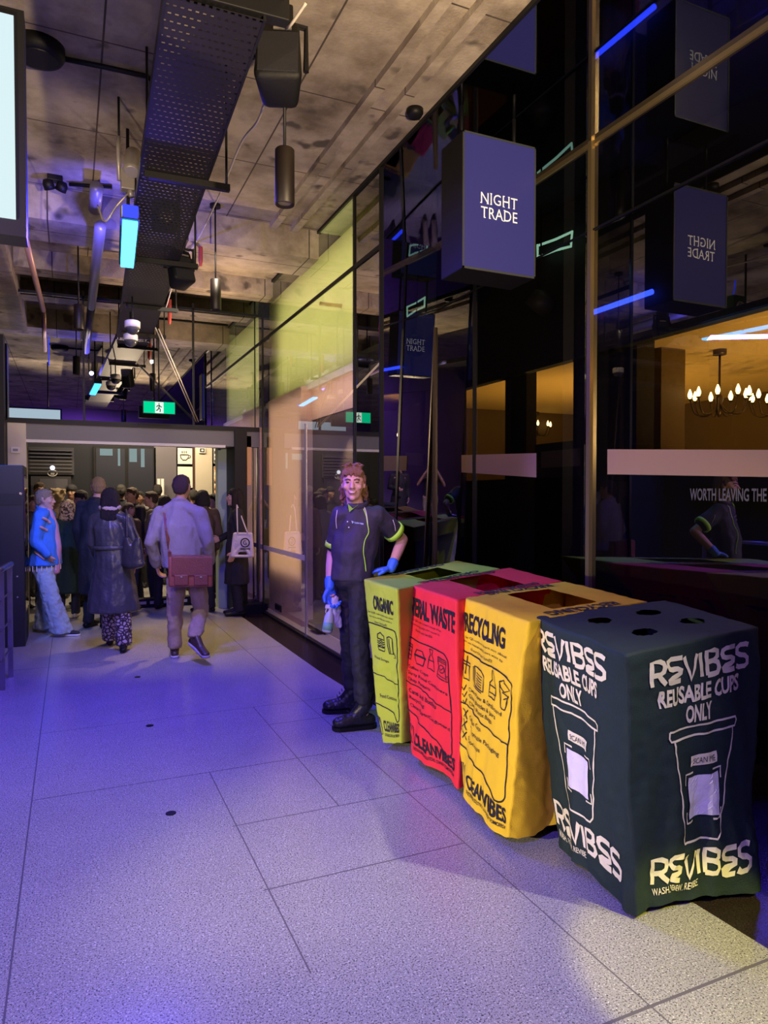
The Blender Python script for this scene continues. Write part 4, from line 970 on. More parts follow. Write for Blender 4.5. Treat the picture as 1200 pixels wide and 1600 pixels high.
# ================================================================== things in the bar room
def chandelier(c, s, n, label):
    o = rootof('chandelier', c, label, 'chandelier', 'candle chandeliers in the bar room')
    M_iron = mat('dark_bronze', (0.06, 0.035, 0.015), 0.4, 0.5)
    bm = NB(); tube(bm, [c+Vector((0, 0, -0.2*s)), Vector((c.x, c.y, 2.98))], 0.012*s, 8); lathe(bm, c+Vector((0, 0, -0.22*s)), [(0.01, -0.06*s), (0.04*s, 0), (0.02*s, 0.06*s), (0.045*s, 0.14*s), (0.015*s, 0.2*s)]); lathe(bm, (c.x, c.y, 2.93), [(0.06, 0), (0.06, 0.05)])
    finish('stem', bm, M_iron, o, None, True)
    for k in range(n):
        a = 2*math.pi*k/n+0.3; d = Vector((math.cos(a), math.sin(a), 0)); R = 0.30*s
        bm = NB(); tube(bm, smooth_path([c+Vector((0, 0, -0.12*s)), c+d*R*0.35+Vector((0, 0, -0.24*s)), c+d*R*0.8+Vector((0, 0, -0.24*s)), c+d*R+Vector((0, 0, -0.08*s))], 5), 0.009*s, 6)
        lathe(bm, c+d*R+Vector((0, 0, -0.09*s)), [(0.008*s, 0), (0.03*s, 0.015*s), (0.03*s, 0.02*s)], (0, 0, 1), 10); finish('arm', bm, M_iron, o, None, True)
        bm = NB(); lathe(bm, c+d*R+Vector((0, 0, -0.07*s)), [(0.012*s, 0), (0.026*s, 0.035*s), (0.024*s, 0.06*s), (0.006*s, 0.11*s)], (0, 0, 1), 10); finish('bulb', bm, emitter('candle_bulb', (1.0, 0.72, 0.25), 14.0), o, None, True)
chandelier(onx(1124, 612, 5.6), 0.85, 9, 'candle chandelier over the bar, the biggest seen through the smoked glass')
chandelier(onx(837, 662, 7.0), 0.8, 8, 'small candle chandelier seen between the dark posts, below the sign')
chandelier(onx(1215, 615, 6.4), 0.85, 9, 'candle chandelier cut by the right edge of the photo')
c = onx(1023, 661, 7.6); o = rootof('exit_sign', c, 'small dim green exit sign deep in the bar room', 'sign')
bm = NB(); box(bm, c+Vector((-0.02, -0.2, -0.1)), c+Vector((0.02, 0.2, 0.1))); finish('sign_case', bm, M_black, o)
bm = NB(); box(bm, c+Vector((-0.026, -0.18, -0.08)), c+Vector((-0.021, 0.18, 0.08))); finish('green_panel', bm, emitter('dim_green', (0.03, 0.22, 0.10), 0.8), o)
bm = NB(); box(bm, c+Vector((-0.03, -0.04, -0.06)), c+Vector((-0.027, 0.04, 0.06))); finish('white_panel', bm, emitter('dim_white', (0.4, 0.6, 0.5), 0.8), o)
rod('hanger_rod', c.x, c.y, c.z+0.1, 2.98, o)
# reflected blue LED, modelled as a glowing tube behind the glass
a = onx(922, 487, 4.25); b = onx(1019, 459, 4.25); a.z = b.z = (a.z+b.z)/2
tag(mtube('led_reflection', [a, b], 0.022, emitter('blue_reflection', (0.02, 0.05, 1.0), 9.0)), 'blue line behind the smoked glass, modelled reflection of an LED', 'reflection')
# reflection of an unseen neon sign, modelled as a glowing outline
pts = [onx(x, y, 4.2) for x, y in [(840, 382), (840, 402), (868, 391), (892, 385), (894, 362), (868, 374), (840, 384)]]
tag(mtube('neon_reflection', pts, 0.012, emitter('mint_reflection', (0.45, 0.9, 0.65), 1.6)), 'mint green outline behind the smoked glass, modelled as a neon reflection', 'neon sign')
# menu board on the low wall
m0 = onx(848, 706, 4.29); m1 = onx(905, 728, 4.29)
bm = NB(); box(bm, (4.27, m1.y, m1.z), (4.299, m0.y, m0.z)); tag(finish('notice_panel', bm, mat('dim_paper', (0.30, 0.22, 0.15), 0.7), None, (4.29, m0.y, m0.z)), 'dim brown notice panel behind the smoked glass left of the brass mullion', 'notice')

# ================================================================== the shopfront beyond the doorway
def pbox(name, x0, y0, x1, y1, Y, d, m, parent=None):
    a = ony(x0, y0, Y); b = ony(x1, y1, Y); return mbox(name, (min(a.x, b.x), Y, b.z), (max(a.x, b.x), Y+d, a.z), m, parent)
YF = YS-0.06
def sroot(name, x, y, lab, cat, grp=None): return rootof(name, ony(x, y, YF), lab, cat, grp)
o = sroot('louvre_panel', 78, 742, 'dark louvred panel over the black door behind the crowd', 'louvre')
pbox('frame', 44, 698, 116, 742, YF, 0.05, mat('louvre_dark', (0.03, 0.03, 0.04), 0.4), o)
bm = NB()
for k in range(7):
    a = ony(47, 702+k*5.6, YF-0.02); b = ony(113, 702+k*5.6, YF-0.02); box(bm, (a.x, YF-0.03, a.z-0.02), (b.x, YF, a.z))
finish('slats', bm, mat('louvre_slat', (0.07, 0.07, 0.09), 0.35, 0.3), o)
o = sroot('shop_window', 195, 800, 'dark shop window with pale reflections behind the crowd', 'window', None)
pbox('frame', 146, 697, 244, 800, YF, 0.05, M_black, o)
pbox('pane', 150, 700, 196, 800, YF-0.01, 0.01, mat('dark_pane', (0.02, 0.022, 0.035), 0.6, spec=0.2), o); pbox('pane', 200, 700, 240, 800, YF-0.01, 0.01, MATS['dark_pane'], o)
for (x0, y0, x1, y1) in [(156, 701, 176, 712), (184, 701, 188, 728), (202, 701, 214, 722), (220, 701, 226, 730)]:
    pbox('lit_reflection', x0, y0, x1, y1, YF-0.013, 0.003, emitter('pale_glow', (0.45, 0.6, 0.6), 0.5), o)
o = sroot('shop_door', 83, 800, 'black door with a small round light behind the blue jacketed man', 'door')
pbox('leaf', 48, 744, 112, 830, YF, 0.04, mat('door_black', (0.015, 0.015, 0.022), 0.4), o)
pbox('panel', 62, 748, 106, 800, YF-0.012, 0.012, mat('door_panel', (0.035, 0.035, 0.05), 0.3), o)
q = ony(82, 731, YF-0.05); bm = NB(); lathe(bm, q, [(0.04, 0), (0.03, 0.03)], (0, -1, 0)); tag(finish('round_light', bm, emitter('round_white', (0.9, 0.9, 1.0), 2.0), None, q), 'small round white light above the black door', 'light')
i = Ink(); i.line([(math.cos(t), 0.7*math.sin(t)) for t in [k*math.pi/12 for k in range(24)]], 0.14, True); i.text('eb', -0.4, -0.4, 0.4, 0.4, 0.02)
q = ony(82, 739, YF-0.02); tag(i.mesh('door_emblem', flat(q, (0.075, 0, 0), (0, 0, -0.075)), mat('emblem_pale', (0.5, 0.48, 0.45), 0.6), None, q), 'pale oval emblem under the round light on the black door', 'emblem')
pbox('wall_grey_panel', 241, 697, 276, 800, YF, 0.05, mat('grey_panel', (0.11, 0.10, 0.12), 0.6))['kind'] = 'structure'
for px, lab in ((248, 'pale rolled blind standing by the grey panel, left of two'), (254, 'pale rolled blind standing by the grey panel, right of two')):
    q0 = ony(px, 748, YF-0.1); q1 = Vector((q0.x, q0.y, 0.0)); tag(mtube('rolled_blind', [q1, q0], 0.028, mat('blind_grey', (0.42, 0.42, 0.40), 0.7)), lab, 'blind', 'rolled blinds')
pbox('wall_pier_cream', 305, 668, 332, 800, YF-0.1, 0.1, M_cream)['kind'] = 'structure'
o = sroot('sign_board', 289, 726, 'square cream sign with a steaming coffee cup', 'sign')
pbox('board', 278, 700, 300.5, 725, YF-0.05, 0.05, mat('sign_cream', (0.75, 0.70, 0.6), 0.5, emit=(0.6, 0.5, 0.4), estr=0.12), o)
a = ony(278, 700, YF-0.055); b = ony(300.5, 725, YF-0.055); i = Ink()
i.line([(0.16, 0.42), (0.74, 0.42), (0.70, 0.62), (0.56, 0.76), (0.34, 0.76), (0.20, 0.62), (0.16, 0.42)], 0.06); i.line([(0.74, 0.46), (0.88, 0.48), (0.88, 0.58), (0.70, 0.64)], 0.05)
for x in (0.32, 0.46, 0.60): i.line([(x, 0.18), (x-0.03, 0.24), (x, 0.32)], 0.06)
i.mesh('cup_symbol', flat(a, (b.x-a.x, 0, 0), (0, 0, b.z-a.z)), M_ink, o)
o = sroot('sign_board', 289, 760, 'blank cream board under the coffee cup sign', 'sign'); pbox('board', 278, 729, 301, 762, YF-0.05, 0.05, MATS['sign_cream'], o)
pbox('trim_26', 301, 697, 306, 800, YF-0.06, 0.05, mat('dark_brown', (0.05, 0.025, 0.02), 0.5))['kind'] = 'structure'
o = sroot('wall_plaque', 316, 708, 'small black and white plaque on the cream pier', 'sign')
pbox('board', 311, 699, 321, 708, YF-0.13, 0.03, M_white, o); pbox('symbol', 312.5, 700.5, 319.5, 706.5, YF-0.134, 0.005, M_ink, o); pbox('symbol', 314.5, 702, 318, 705, YF-0.138, 0.004, M_white, o)
o = rootof('call_box', ony(25, 708, YP), 'small cream call box on the left door jamb', 'box')
pbox('case', 17, 698, 31, 708, YP-0.06, 0.04, M_white, o); pbox('label_plate', 20, 701, 28, 705, YP-0.064, 0.004, mat('grey_ink', (0.3, 0.3, 0.3), 0.6), o)
# lit posters
def poster(x0, y0, x1, y1, lab, warm):
    o = rootof('poster', ony(x0, y1, YF), lab, 'poster', None)
    m = bpy.data.materials.new('poster_print'); m.use_nodes = True; n, l = nodes_of(m); b = n['Principled BSDF']
    tc = n.new('ShaderNodeTexCoord'); w_ = n.new('ShaderNodeTexNoise'); w_.inputs['Scale'].default_value = 9 if warm else 14; w_.inputs['Detail'].default_value = 3; w_.inputs['Distortion'].default_value = 1.5; l.new(tc.outputs['Object'], w_.inputs[0])
    cr = n.new('ShaderNodeValToRGB'); l.new(w_.outputs['Fac'], cr.inputs[0]); e = cr.color_ramp.elements
    cols = [(0.42, (0.02, 0.01, 0.01)), (0.48, (0.75, 0.25, 0.03)), (0.54, (1.0, 0.65, 0.2)), (0.62, (1.0, 0.9, 0.7))] if warm else [(0.46, (0.02, 0.015, 0.02)), (0.50, (0.8, 0.7, 0.55)), (0.6, (0.85, 0.75, 0.6)), (0.7, (0.3, 0.2, 0.1))]
    e[0].position, e[0].color = cols[0][0], (*cols[0][1], 1); e[1].position, e[1].color = cols[1][0], (*cols[1][1], 1)
    for p, c_ in cols[2:]: z = e.new(p); z.color = (*c_, 1)
    l.new(cr.outputs[0], b.inputs['Base Color']); l.new(cr.outputs[0], b.inputs['Emission Color']); b.inputs['Emission Strength'].default_value = 0.8
    pbox('frame', x0-1.5, y0-1.5, x1+1.5, y1+1.5, YF-0.03, 0.03, M_white, o); pbox('print', x0, y0, x1, y1, YF-0.034, 0.006, m, o)
poster(335, 702, 351, 723, 'black and cream patterned poster beside the doorway', False)
poster(335, 730, 351, 776, 'glowing orange and yellow poster below the patterned one', True)
# ================================================================== people
from mathutils.bvhtree import BVHTree
M_skin = mat('skin', (0.58, 0.34, 0.25), 0.5); M_skin2 = mat('skin_tan', (0.40, 0.22, 0.15), 0.5)
M_lip = mat('lip', (0.42, 0.16, 0.14), 0.5); M_eye = mat('eye_dark', (0.02, 0.015, 0.012), 0.2); M_eyew = mat('eye_white', (0.7, 0.68, 0.66), 0.3)
M_hairb = mat('hair_brown', (0.055, 0.028, 0.015), 0.55, 0, 0.8, 160); M_haird = mat('hair_dark', (0.012, 0.009, 0.008), 0.5, 0, 0.8, 160)
M_hairf = mat('hair_fair', (0.33, 0.24, 0.14), 0.6, 0, 0.8, 160); M_hairg = mat('hair_auburn', (0.13, 0.06, 0.03), 0.55, 0, 0.8, 160)
def fab(name, col, rough=0.8, b=0.25): return mat(name, col, rough, 0, b, 45, 0.15, 9)
def frame(fx, fy):
    l = math.hypot(fx, fy); return Matrix.Rotation(math.atan2(-fx/l, fy/l), 3, 'Z')
UP = Vector((0, 0, 1))
def hand_chains(w, d, n, t, s=1.0, curl=0.5, thumb=1, splay=0.0):
    """w wrist, d pointing to the fingertips, n palm side, t towards the thumb side"""
    d = d.normalized(); n = (n-d*n.dot(d)).normalized(); t = (t-d*t.dot(d)-n*t.dot(n)).normalized(); out = []
    K = []
    for k, (o, ln) in enumerate(((0.031, 0.92), (0.011, 1.0), (-0.010, 0.94), (-0.030, 0.76))):
        kn = w + d*0.088*s*(1-0.06*abs(k-1)) + t*o*s; K.append(kn)
        out.append([(w+d*0.01*s+t*o*0.5*s, 0.017*s), (kn, 0.0125*s)])
        p = kn; a = 0.15; dirv = (d + t*splay*(1.5-k)*0.25).normalized(); ch = [(p, 0.0115*s)]
        for j, sl in enumerate((0.044, 0.028, 0.022)):
            a += curl*(0.55+0.25*j); p = p + (dirv*math.cos(a)+n*math.sin(a))*sl*ln*s; ch.append((p, (0.0105-0.0012*j)*s))
        out.append(ch)
    out.append([(K[0], 0.0125*s), (K[1], 0.0125*s), (K[2], 0.012*s), (K[3], 0.011*s)])
    b = w + d*0.028*s + t*0.026*s*thumb
    out.append([(b, 0.017*s), (b + (d*0.55+t*0.75*thumb+n*0.25).normalized()*0.042*s, 0.0125*s), (b + (d*0.55+t*0.75*thumb+n*0.25).normalized()*0.042*s + (d*0.9+t*0.25*thumb+n*0.35).normalized()*0.032*s, 0.010*s)])
    return out
def head_chains(hc, Mh, s=1.0):
    p = lambda x, y, z: hc + Mh @ Vector((x*s, y*s, z*s))
    b = lambda x, y, z, r: (p(x, y, z), tuple(q*s for q in r) if isinstance(r, tuple) else r*s, Mh)
    ch = [[b(0, -0.012, 0.025, (0.077, 0.097, 0.092))], [b(0, 0.012, 0.0, (0.070, 0.080, 0.09)), b(0, 0.034, -0.078, (0.048, 0.050, 0.036))],
          [b(0, 0.075, -0.098, (0.022, 0.016, 0.016))], [b(0, 0.088, 0.012, (0.010, 0.010, 0.010)), b(0, 0.108, -0.026, (0.015, 0.012, 0.010))], [b(-0.012, 0.094, -0.030, 0.009), b(0.012, 0.094, -0.030, 0.009)],
          [b(-0.030, 0.076, 0.030, (0.018, 0.012, 0.010)), b(0.030, 0.076, 0.030, (0.018, 0.012, 0.010))],
          [b(-0.042, 0.064, -0.022, (0.022, 0.018, 0.020))], [b(0.042, 0.064, -0.022, (0.022, 0.018, 0.020))], [b(0, 0.085, -0.062, (0.024, 0.012, 0.012))], [b(-0.034, 0.022, -0.056, (0.022, 0.036, 0.028)), b(0.034, 0.022, -0.056, (0.022, 0.036, 0.028))]]
    for sx in (-1, 1): ch.append([b(0.077*sx, -0.008, 0.012, (0.009, 0.018, 0.024)), b(0.074*sx, -0.002, -0.022, (0.007, 0.012, 0.012))])
    return ch
def face_bits(root, hc, Mh, s, hair_m, smile=0.0, squint=0.0):
    p = lambda x, y, z: hc + Mh @ Vector((x*s, y*s, z*s))
    for sx in (-1, 1):
        bm = NB(); hull_into(bm, ball_pts(p(0.031*sx, 0.082, 0.008), (0.014*s, 0.007*s, 0.0065*s*(1-squint)), Mh)); finish('eye', bm, M_eye if squint > 0.3 else M_eyew, root, None, True)
        if squint <= 0.3:
            bm = NB(); hull_into(bm, ball_pts(p(0.031*sx, 0.088, 0.008), (0.0055*s, 0.0035*s, 0.0055*s), Mh)); finish('iris', bm, M_eye, root, None, True)
        bm = NB(); tube(bm, [p(0.012*sx, 0.091, 0.024), p(0.032*sx, 0.088, 0.031), p(0.050*sx, 0.074, 0.024)], [0.0035*s, 0.0045*s, 0.0025*s], 6); finish('eyebrow', bm, hair_m, root, None, True)
    bm = NB(); tube(bm, [p(-0.030, 0.082, -0.058+0.010*smile), p(-0.012, 0.0945, -0.063), p(0.012, 0.0945, -0.063), p(0.030, 0.082, -0.058+0.010*smile)], [0.003*s, 0.0055*s, 0.0055*s, 0.003*s], 6); finish('mouth', bm, M_lip, root, None, True)
def hair(root, style, hc, Mh, s, m, vox, seed=0.0, nm='hair'):
    p = lambda x, y, z: hc + Mh @ Vector((x*s, y*s, z*s))
    b = lambda x, y, z, r: (p(x, y, z), tuple(q*s for q in r) if isinstance(r, tuple) else r*s, Mh)
    if style == 'short': ch = [[b(0, -0.010, 0.052, (0.081, 0.098, 0.076))], [b(0, -0.034, 0.02, (0.083, 0.082, 0.075)), b(0, -0.052, -0.03, (0.066, 0.055, 0.04))], [b(0, 0.055, 0.09, (0.06, 0.03, 0.024))], [b(-0.075, 0.012, 0.02, (0.008, 0.016, 0.03))], [b(0.075, 0.012, 0.02, (0.008, 0.016, 0.03))]]
    elif style == 'long': ch = [[b(0, -0.012, 0.05, (0.086, 0.102, 0.080))], [b(0, -0.035, 0.02, (0.092, 0.085, 0.08)), b(0, -0.06, -0.10, (0.098, 0.055, 0.06)), b(0, -0.075, -0.20, (0.095, 0.045, 0.05))], [b(-0.082, 0.012, 0.02, (0.016, 0.035, 0.05)), b(-0.09, 0.01, -0.14, (0.02, 0.03, 0.06))], [b(0.082, 0.012, 0.02, (0.016, 0.035, 0.05)), b(0.09, 0.01, -0.14, (0.02, 0.03, 0.06))]]
    elif style == 'bob': ch = [[b(0, -0.012, 0.05, (0.086, 0.102, 0.078))], [b(0, -0.03, 0.02, (0.094, 0.085, 0.08)), b(0, -0.05, -0.09, (0.098, 0.065, 0.05))], [b(-0.08, 0.015, 0.02, (0.018, 0.035, 0.05)), b(-0.085, 0.015, -0.08, (0.018, 0.03, 0.04))], [b(0.08, 0.015, 0.02, (0.018, 0.035, 0.05)), b(0.085, 0.015, -0.08, (0.018, 0.03, 0.04))]]
    elif style == 'beanie': ch = [[b(0, -0.008, 0.058, (0.086, 0.104, 0.080))], [b(0, -0.02, 0.03, (0.086, 0.098, 0.04))]]
    elif style == 'curly': ch = [[b(0, -0.015, 0.055, (0.095, 0.105, 0.085))], [b(0, -0.05, 0.0, (0.10, 0.075, 0.09)), b(0, -0.06, -0.07, (0.09, 0.06, 0.05))]] + [[b(0.10*math.cos(k*2.4), -0.03+0.09*math.sin(k*2.4), 0.05+0.06*math.sin(k*1.7), 0.028)] for k in range(14)]
    elif style == 'hood': ch = [[b(0, -0.02, 0.04, (0.10, 0.115, 0.10))], [b(0, -0.03, 0, (0.105, 0.10, 0.1)), b(0, -0.03, -0.12, (0.12, 0.10, 0.05))]]
    return fuse(nm, ch, vox, 2, m, root, Mh, folds(0.005*s, 60, 30, seed))

class Fig:
    """joints of a standing figure in world space; every one may be overridden"""
    def __init__(s_, head, fwd, label, s=None, hfwd=None, group=None, J=None, ground=0.0, cat='person'):
        s_.M = frame(*fwd); s_.Mh = frame(*(hfwd or fwd)); s_.s = s = s or (head.z-ground)/1.62
        s_.rv = s_.M @ Vector((1, 0, 0)); s_.fv = s_.M @ Vector((0, 1, 0)); G = Vector((head.x, head.y, ground)) - s_.fv*0.03*s
        L = lambda x, y, z: G + s_.rv*x*s + s_.fv*y*s + UP*z*s
        s_.J = dict(head=head, neck=L(0, 0.0, 1.46), chest=L(0, 0, 1.28), waist=L(0, 0, 1.06), pelvis=L(0, 0, 0.93),
            sl=L(-0.175, 0, 1.405), sr=L(0.175, 0, 1.405), el=L(-0.225, -0.03, 1.13), er=L(0.225, -0.03, 1.13), wl=L(-0.235, 0.06, 0.89), wr=L(0.235, 0.06, 0.89),
            hipl=L(-0.09, 0, 0.90), hipr=L(0.09, 0, 0.90), kl=L(-0.10, 0.02, 0.49), kr=L(0.10, 0.02, 0.49), al=L(-0.105, -0.02, 0.085), ar=L(0.105, -0.02, 0.085))
        if J: s_.J.update(J)
        s_.G = G; s_.L = L; s_.toe = {}
        s_.root = rootof('person', (G.x, G.y, ground), label, cat, group)
    def body(s_, skin, vox, it=3, hands=(0.5, 0.5), handdir=None, face=True, hair_m=None, smile=0, squint=0, hs=1.0, slim=0.93):
        J, s, M = s_.J, s_.s, s_.M; ch = head_chains(J['head'], s_.Mh, s)
        b = lambda k, r: (J[k], tuple(q*s for q in r) if isinstance(r, tuple) else r*s)
        nk = J['head'] + s_.Mh @ Vector((0, -0.02*s, -0.08*s))
        ch.append([(nk, 0.052*s), b('neck', (0.062, 0.058, 0.04))])
        ch.append([b('neck', (0.07, 0.06, 0.04)), b('chest', (0.145, 0.092, 0.10)), b('waist', (0.12*slim, 0.085*slim, 0.07)), b('pelvis', (0.145*slim, 0.098*slim, 0.07))])
        for q in 'lr':
            ch.append([b('chest', (0.10, 0.07, 0.06)), b('s'+q, 0.05)])
            ch.append([b('s'+q, 0.052), b('e'+q, 0.038), (J['e'+q]*0.6+J['w'+q]*0.4, 0.038*s), b('w'+q, 0.026)])
            ch.append([b('hip'+q, 0.078*slim), b('k'+q, 0.05*slim), (J['k'+q]*0.65+J['a'+q]*0.35, 0.05*s*slim), b('a'+q, 0.034*slim)])
            toe = s_.toe.get(q, J['a'+q] + s_.fv*0.13*s - UP*0.05*s)
            ch.append([b('a'+q, 0.034), (toe, 0.026*s)])
            dd = (J['w'+q]-J['e'+q]).normalized(); side = -1 if q == 'l' else 1
            hd = (handdir or {}).get(q)
            if hd: dd, n, t = hd
            else: n = -s_.rv*side; t = s_.fv
            ch += hand_chains(J['w'+q], dd, n, t, s*hs, hands[0 if q == 'l' else 1])
        o = fuse('body', ch, vox, it, skin, s_.root, M)
        s_.bodyo = o
        if face: face_bits(s_.root, J['head'], s_.Mh, s, hair_m or M_haird, smile, squint)
        return o
    def top(s_, name, m, vox, hem=0.90, sleeve=1.0, fat=1.0, belly=1.0, amp=0.008, it=3, collar=True, seed=0.0, skirt=None, loose=1.0):
        """upper garment; hem is a height fraction; skirt=(z, rx, ry) makes a long coat"""
        J, s = s_.J, s_.s; f = fat
        b = lambda k, r: (J[k], tuple(q*s*f for q in r) if isinstance(r, tuple) else r*s*f)
        ch = [[b('neck', (0.085, 0.075, 0.03)), b('chest', (0.175, 0.122, 0.09)), (J['waist'], (0.160*s*f*belly, 0.122*s*f*belly, 0.07*s)), (Vector((J['pelvis'].x, J['pelvis'].y, hem*s+s_.G.z+0.02)), (0.180*s*f*loose, 0.138*s*f*loose, 0.02*s))],
              [b('neck', (0.09, 0.075, 0.035)), b('sl', (0.062, 0.07, 0.055))], [b('neck', (0.09, 0.075, 0.035)), b('sr', (0.062, 0.07, 0.055))]]
        if skirt:
            z, rx, ry = skirt; c = Vector((J['pelvis'].x, J['pelvis'].y, z*s+s_.G.z+0.02))
            ch.append([(J['waist'], (0.155*s*f, 0.12*s*f, 0.03*s)), (J['pelvis'], (0.185*s*f, 0.145*s*f, 0.03*s)), (c, (rx*s, ry*s, 0.02*s))])
        for q in 'lr':
            a, e, w = J['s'+q], J['e'+q], J['w'+q]
            if sleeve >= 1: ch.append([(a, 0.070*s*f), (e, 0.056*s*f), (w-(w-e).normalized()*0.02*s, 0.045*s*f)])
            else: ch.append([(a, 0.070*s*f), (a+(e-a)*sleeve, 0.066*s*f)])
        if collar:
            for k in range(10):
                t0, t1 = 2*math.pi*k/10, 2*math.pi*(k+1)/10
                cc = lambda t: J['neck'] + s_.M @ Vector((0.072*s*math.cos(t), 0.066*s*math.sin(t)-0.006*s, (0.025-0.02*math.sin(t))*s))
                ch.append([(cc(t0), 0.014*s), (cc(t1), 0.014*s)])
        o = fuse(name, ch, vox, it, m, s_.root, s_.M, folds(amp*s, 10, 5, seed)); s_.topo = o; return o
    def legs(s_, name, m, vox, wide=1.0, amp=0.008, hem=0.04, seed=3.0, flare=1.0):
        J, s = s_.J, s_.s
        ch = [[(J['pelvis']+UP*0.05*s, (0.150*s, 0.115*s, 0.05*s)), (J['pelvis'], (0.168*s, 0.128*s, 0.07*s))]]
        for q in 'lr':
            a = J['a'+q] + UP*(hem-0.06)*s
            ch.append([(J['hip'+q], (0.098*s, 0.11*s, 0.09*s)), (J['k'+q], 0.068*s*wide), (a, (0.062*s*wide*flare, 0.064*s*wide*flare, 0.02*s))])
            ch.append([(J['pelvis'], (0.11*s, 0.12*s, 0.07*s)), (J['hip'+q], (0.098*s, 0.11*s, 0.09*s))])
        return fuse(name, ch, vox, 3, m, s_.root, s_.M, folds(amp*s, 16, 12, seed))
    def shoes(s_, name, m, vox, size=1.0, boot=0.0, sole=None, dirs=None):
        J, s = s_.J, s_.s; out = []
        for q in 'lr':
            a = J['a'+q]; d = (dirs or {}).get(q, s_.fv).normalized(); toe = a + d*0.165*s*size; heel = a - d*0.055*s
            pitch = (dirs or {}).get(q+'z', 0.0)
            gz = a.z-0.085*s
            bt = lambda p, dz: Vector((p.x, p.y, gz+dz))
            tz = pitch
            ch = [[(bt(heel, 0.035*s), (0.036*s, 0.036*s, 0.034*s)), (bt(a+d*0.06*s, 0.04*s+tz*0.4), (0.042*s, 0.042*s, 0.036*s)), (bt(toe, 0.03*s+tz), (0.038*s*size, 0.038*s*size, 0.027*s))],
                  [(bt(a, 0.06*s), 0.042*s), (bt(a, 0.09*s+boot*s), (0.048*s+boot*0.05, 0.05*s+boot*0.05, 0.02*s))], [(bt(a+d*0.03*s, 0.07*s), 0.038*s), (bt(a+d*0.09*s, 0.045*s+tz*0.6), 0.036*s)]]
            o = fuse(name, ch, vox, 2, m, s_.root, s_.M); out.append(o)
            if sole:
                bm = NB(); ct = [bt(heel, 0.009*s), bt(a+d*0.06*s, 0.009*s+tz*0.4), bt(toe, 0.009*s+tz)]
                for (p, r), (p2, r2) in zip(list(zip(ct, (0.038, 0.043, 0.038)))[:-1], list(zip(ct, (0.038, 0.043, 0.038)))[1:]):
                    hull_into(bm, [p+Vector((r*s*math.cos(t), r*s*math.sin(t), h*s)) for t in [k*math.pi/8 for k in range(16)] for h in (-0.008, 0.014)] + [p2+Vector((r2*s*math.cos(t), r2*s*math.sin(t), h*s)) for t in [k*math.pi/8 for k in range(16)] for h in (-0.008, 0.014)])
                finish('sole', bm, sole, o, None, True)
        return out
def bvh_of(o):
    w = world_loc(o); me = o.data
    return BVHTree.FromPolygons([v.co + w for v in me.vertices], [tuple(p.vertices) for p in me.polygons])
def onto(bv, px, py, lift=0.003):
    d = ray(px, py).normalized(); h = bv.ray_cast(EYE, d)
    return None if h[0] is None else h[0] - d*lift
def seam(name, bv, pts, r, m, parent, n=5):
    q = [onto(bv, p.x, p.y) for p in smooth_path([(x, y, 0) for x, y in pts], n)]; q = [p for p in q if p]
    if len(q) < 2: return
    bm = NB(); tube(bm, q, r, 6); return finish(name, bm, m, parent, None, True)

# ---------------------------------------------------------------- man in the polo shirt at the bins
cf = (-0.47, -0.88)
J = dict(neck=W(556, 792, 5.03), chest=W(559, 826, 5.03), waist=W(552, 876, 5.0), pelvis=W(551, 908, 5.0),
         sl=W(589, 806, 5.02), sr=W(533, 805, 5.02), el=W(629, 843, 5.18), er=W(519, 866, 5.08), wl=W(611, 888, 5.02), wr=W(515, 917, 4.98),
         hipr=W(542, 915, 5.08), hipl=W(562, 916, 4.98), kr=W(546, 1000, 5.1), kl=W(562, 1008, 4.86), ar=W(551, 1087, 5.18), al=W(569, 1113, 4.82))
J['ar'].z = 0.085; J['al'].z = 0.085
wk = Fig(W(552, 756, 5.0), cf, 'smiling man in a dark polo shirt and blue gloves leaning on the bins', 1.06, (-0.44, -0.90), None, J)
cr_ = cam_r.copy()
wk.toe = {'l': onz(540, 1131)+UP*0.03, 'r': onz(525, 1101)+UP*0.03}
wk.body(M_skin, 0.006, 3, hair_m=M_hairg, smile=1.0, squint=0.35, handdir={'l': (-cr_*1.0 - UP*0.12, -UP, -cam_f), 'r': (-UP + cr_*0.15, -cam_f*0.6+cr_*0.5, -cr_)}, hands=(0.12, 0.85), hs=0.5, slim=0.78)
bm = NB(); q = lambda x, y, z: wk.J['head'] + wk.Mh @ Vector((x*1.06, y*1.06, z*1.06)); tube(bm, [q(-0.020, 0.0895, -0.0535), q(-0.008, 0.0975, -0.0575), q(0.008, 0.0975, -0.0575), q(0.020, 0.0895, -0.0535)], [0.002, 0.0042, 0.0042, 0.002], 8); finish('teeth', bm, mat('teeth_white', (0.75, 0.72, 0.68), 0.3), wk.root, None, True)
M_polo = fab('charcoal_polo', (0.030, 0.028, 0.040), 0.7, 0.15); M_lime = mat('lime_trim', (0.42, 0.85, 0.05), 0.6, emit=(0.35, 0.8, 0.02), estr=0.04)
J = wk.J; s = 1.06
ch = [[(J['neck'], (0.085, 0.08, 0.03)), (J['chest'], (0.172, 0.125, 0.085)), (W(554, 860, 5.0), (0.165, 0.125, 0.08)), (J['waist'], (0.152, 0.125, 0.06)), (W(550, 905, 5.0), (0.158, 0.128, 0.018))],
      [(J['neck']-UP*0.02, (0.09, 0.075, 0.035)), (J['sl'], (0.066, 0.072, 0.06))], [(J['neck']-UP*0.02, (0.09, 0.075, 0.035)), (J['sr'], (0.066, 0.072, 0.06))],
      [(J['sl'], 0.078), (J['sl']+(J['el']-J['sl'])*0.62, 0.075)], [(J['sr'], 0.072), (J['sr']+(J['er']-J['sr'])*0.72, 0.064)]]
polo = fuse('polo_shirt', ch, 0.009, 3, M_polo, wk.root, wk.M, folds(0.010, 9, 7, 2.0))
bv = bvh_of(polo)
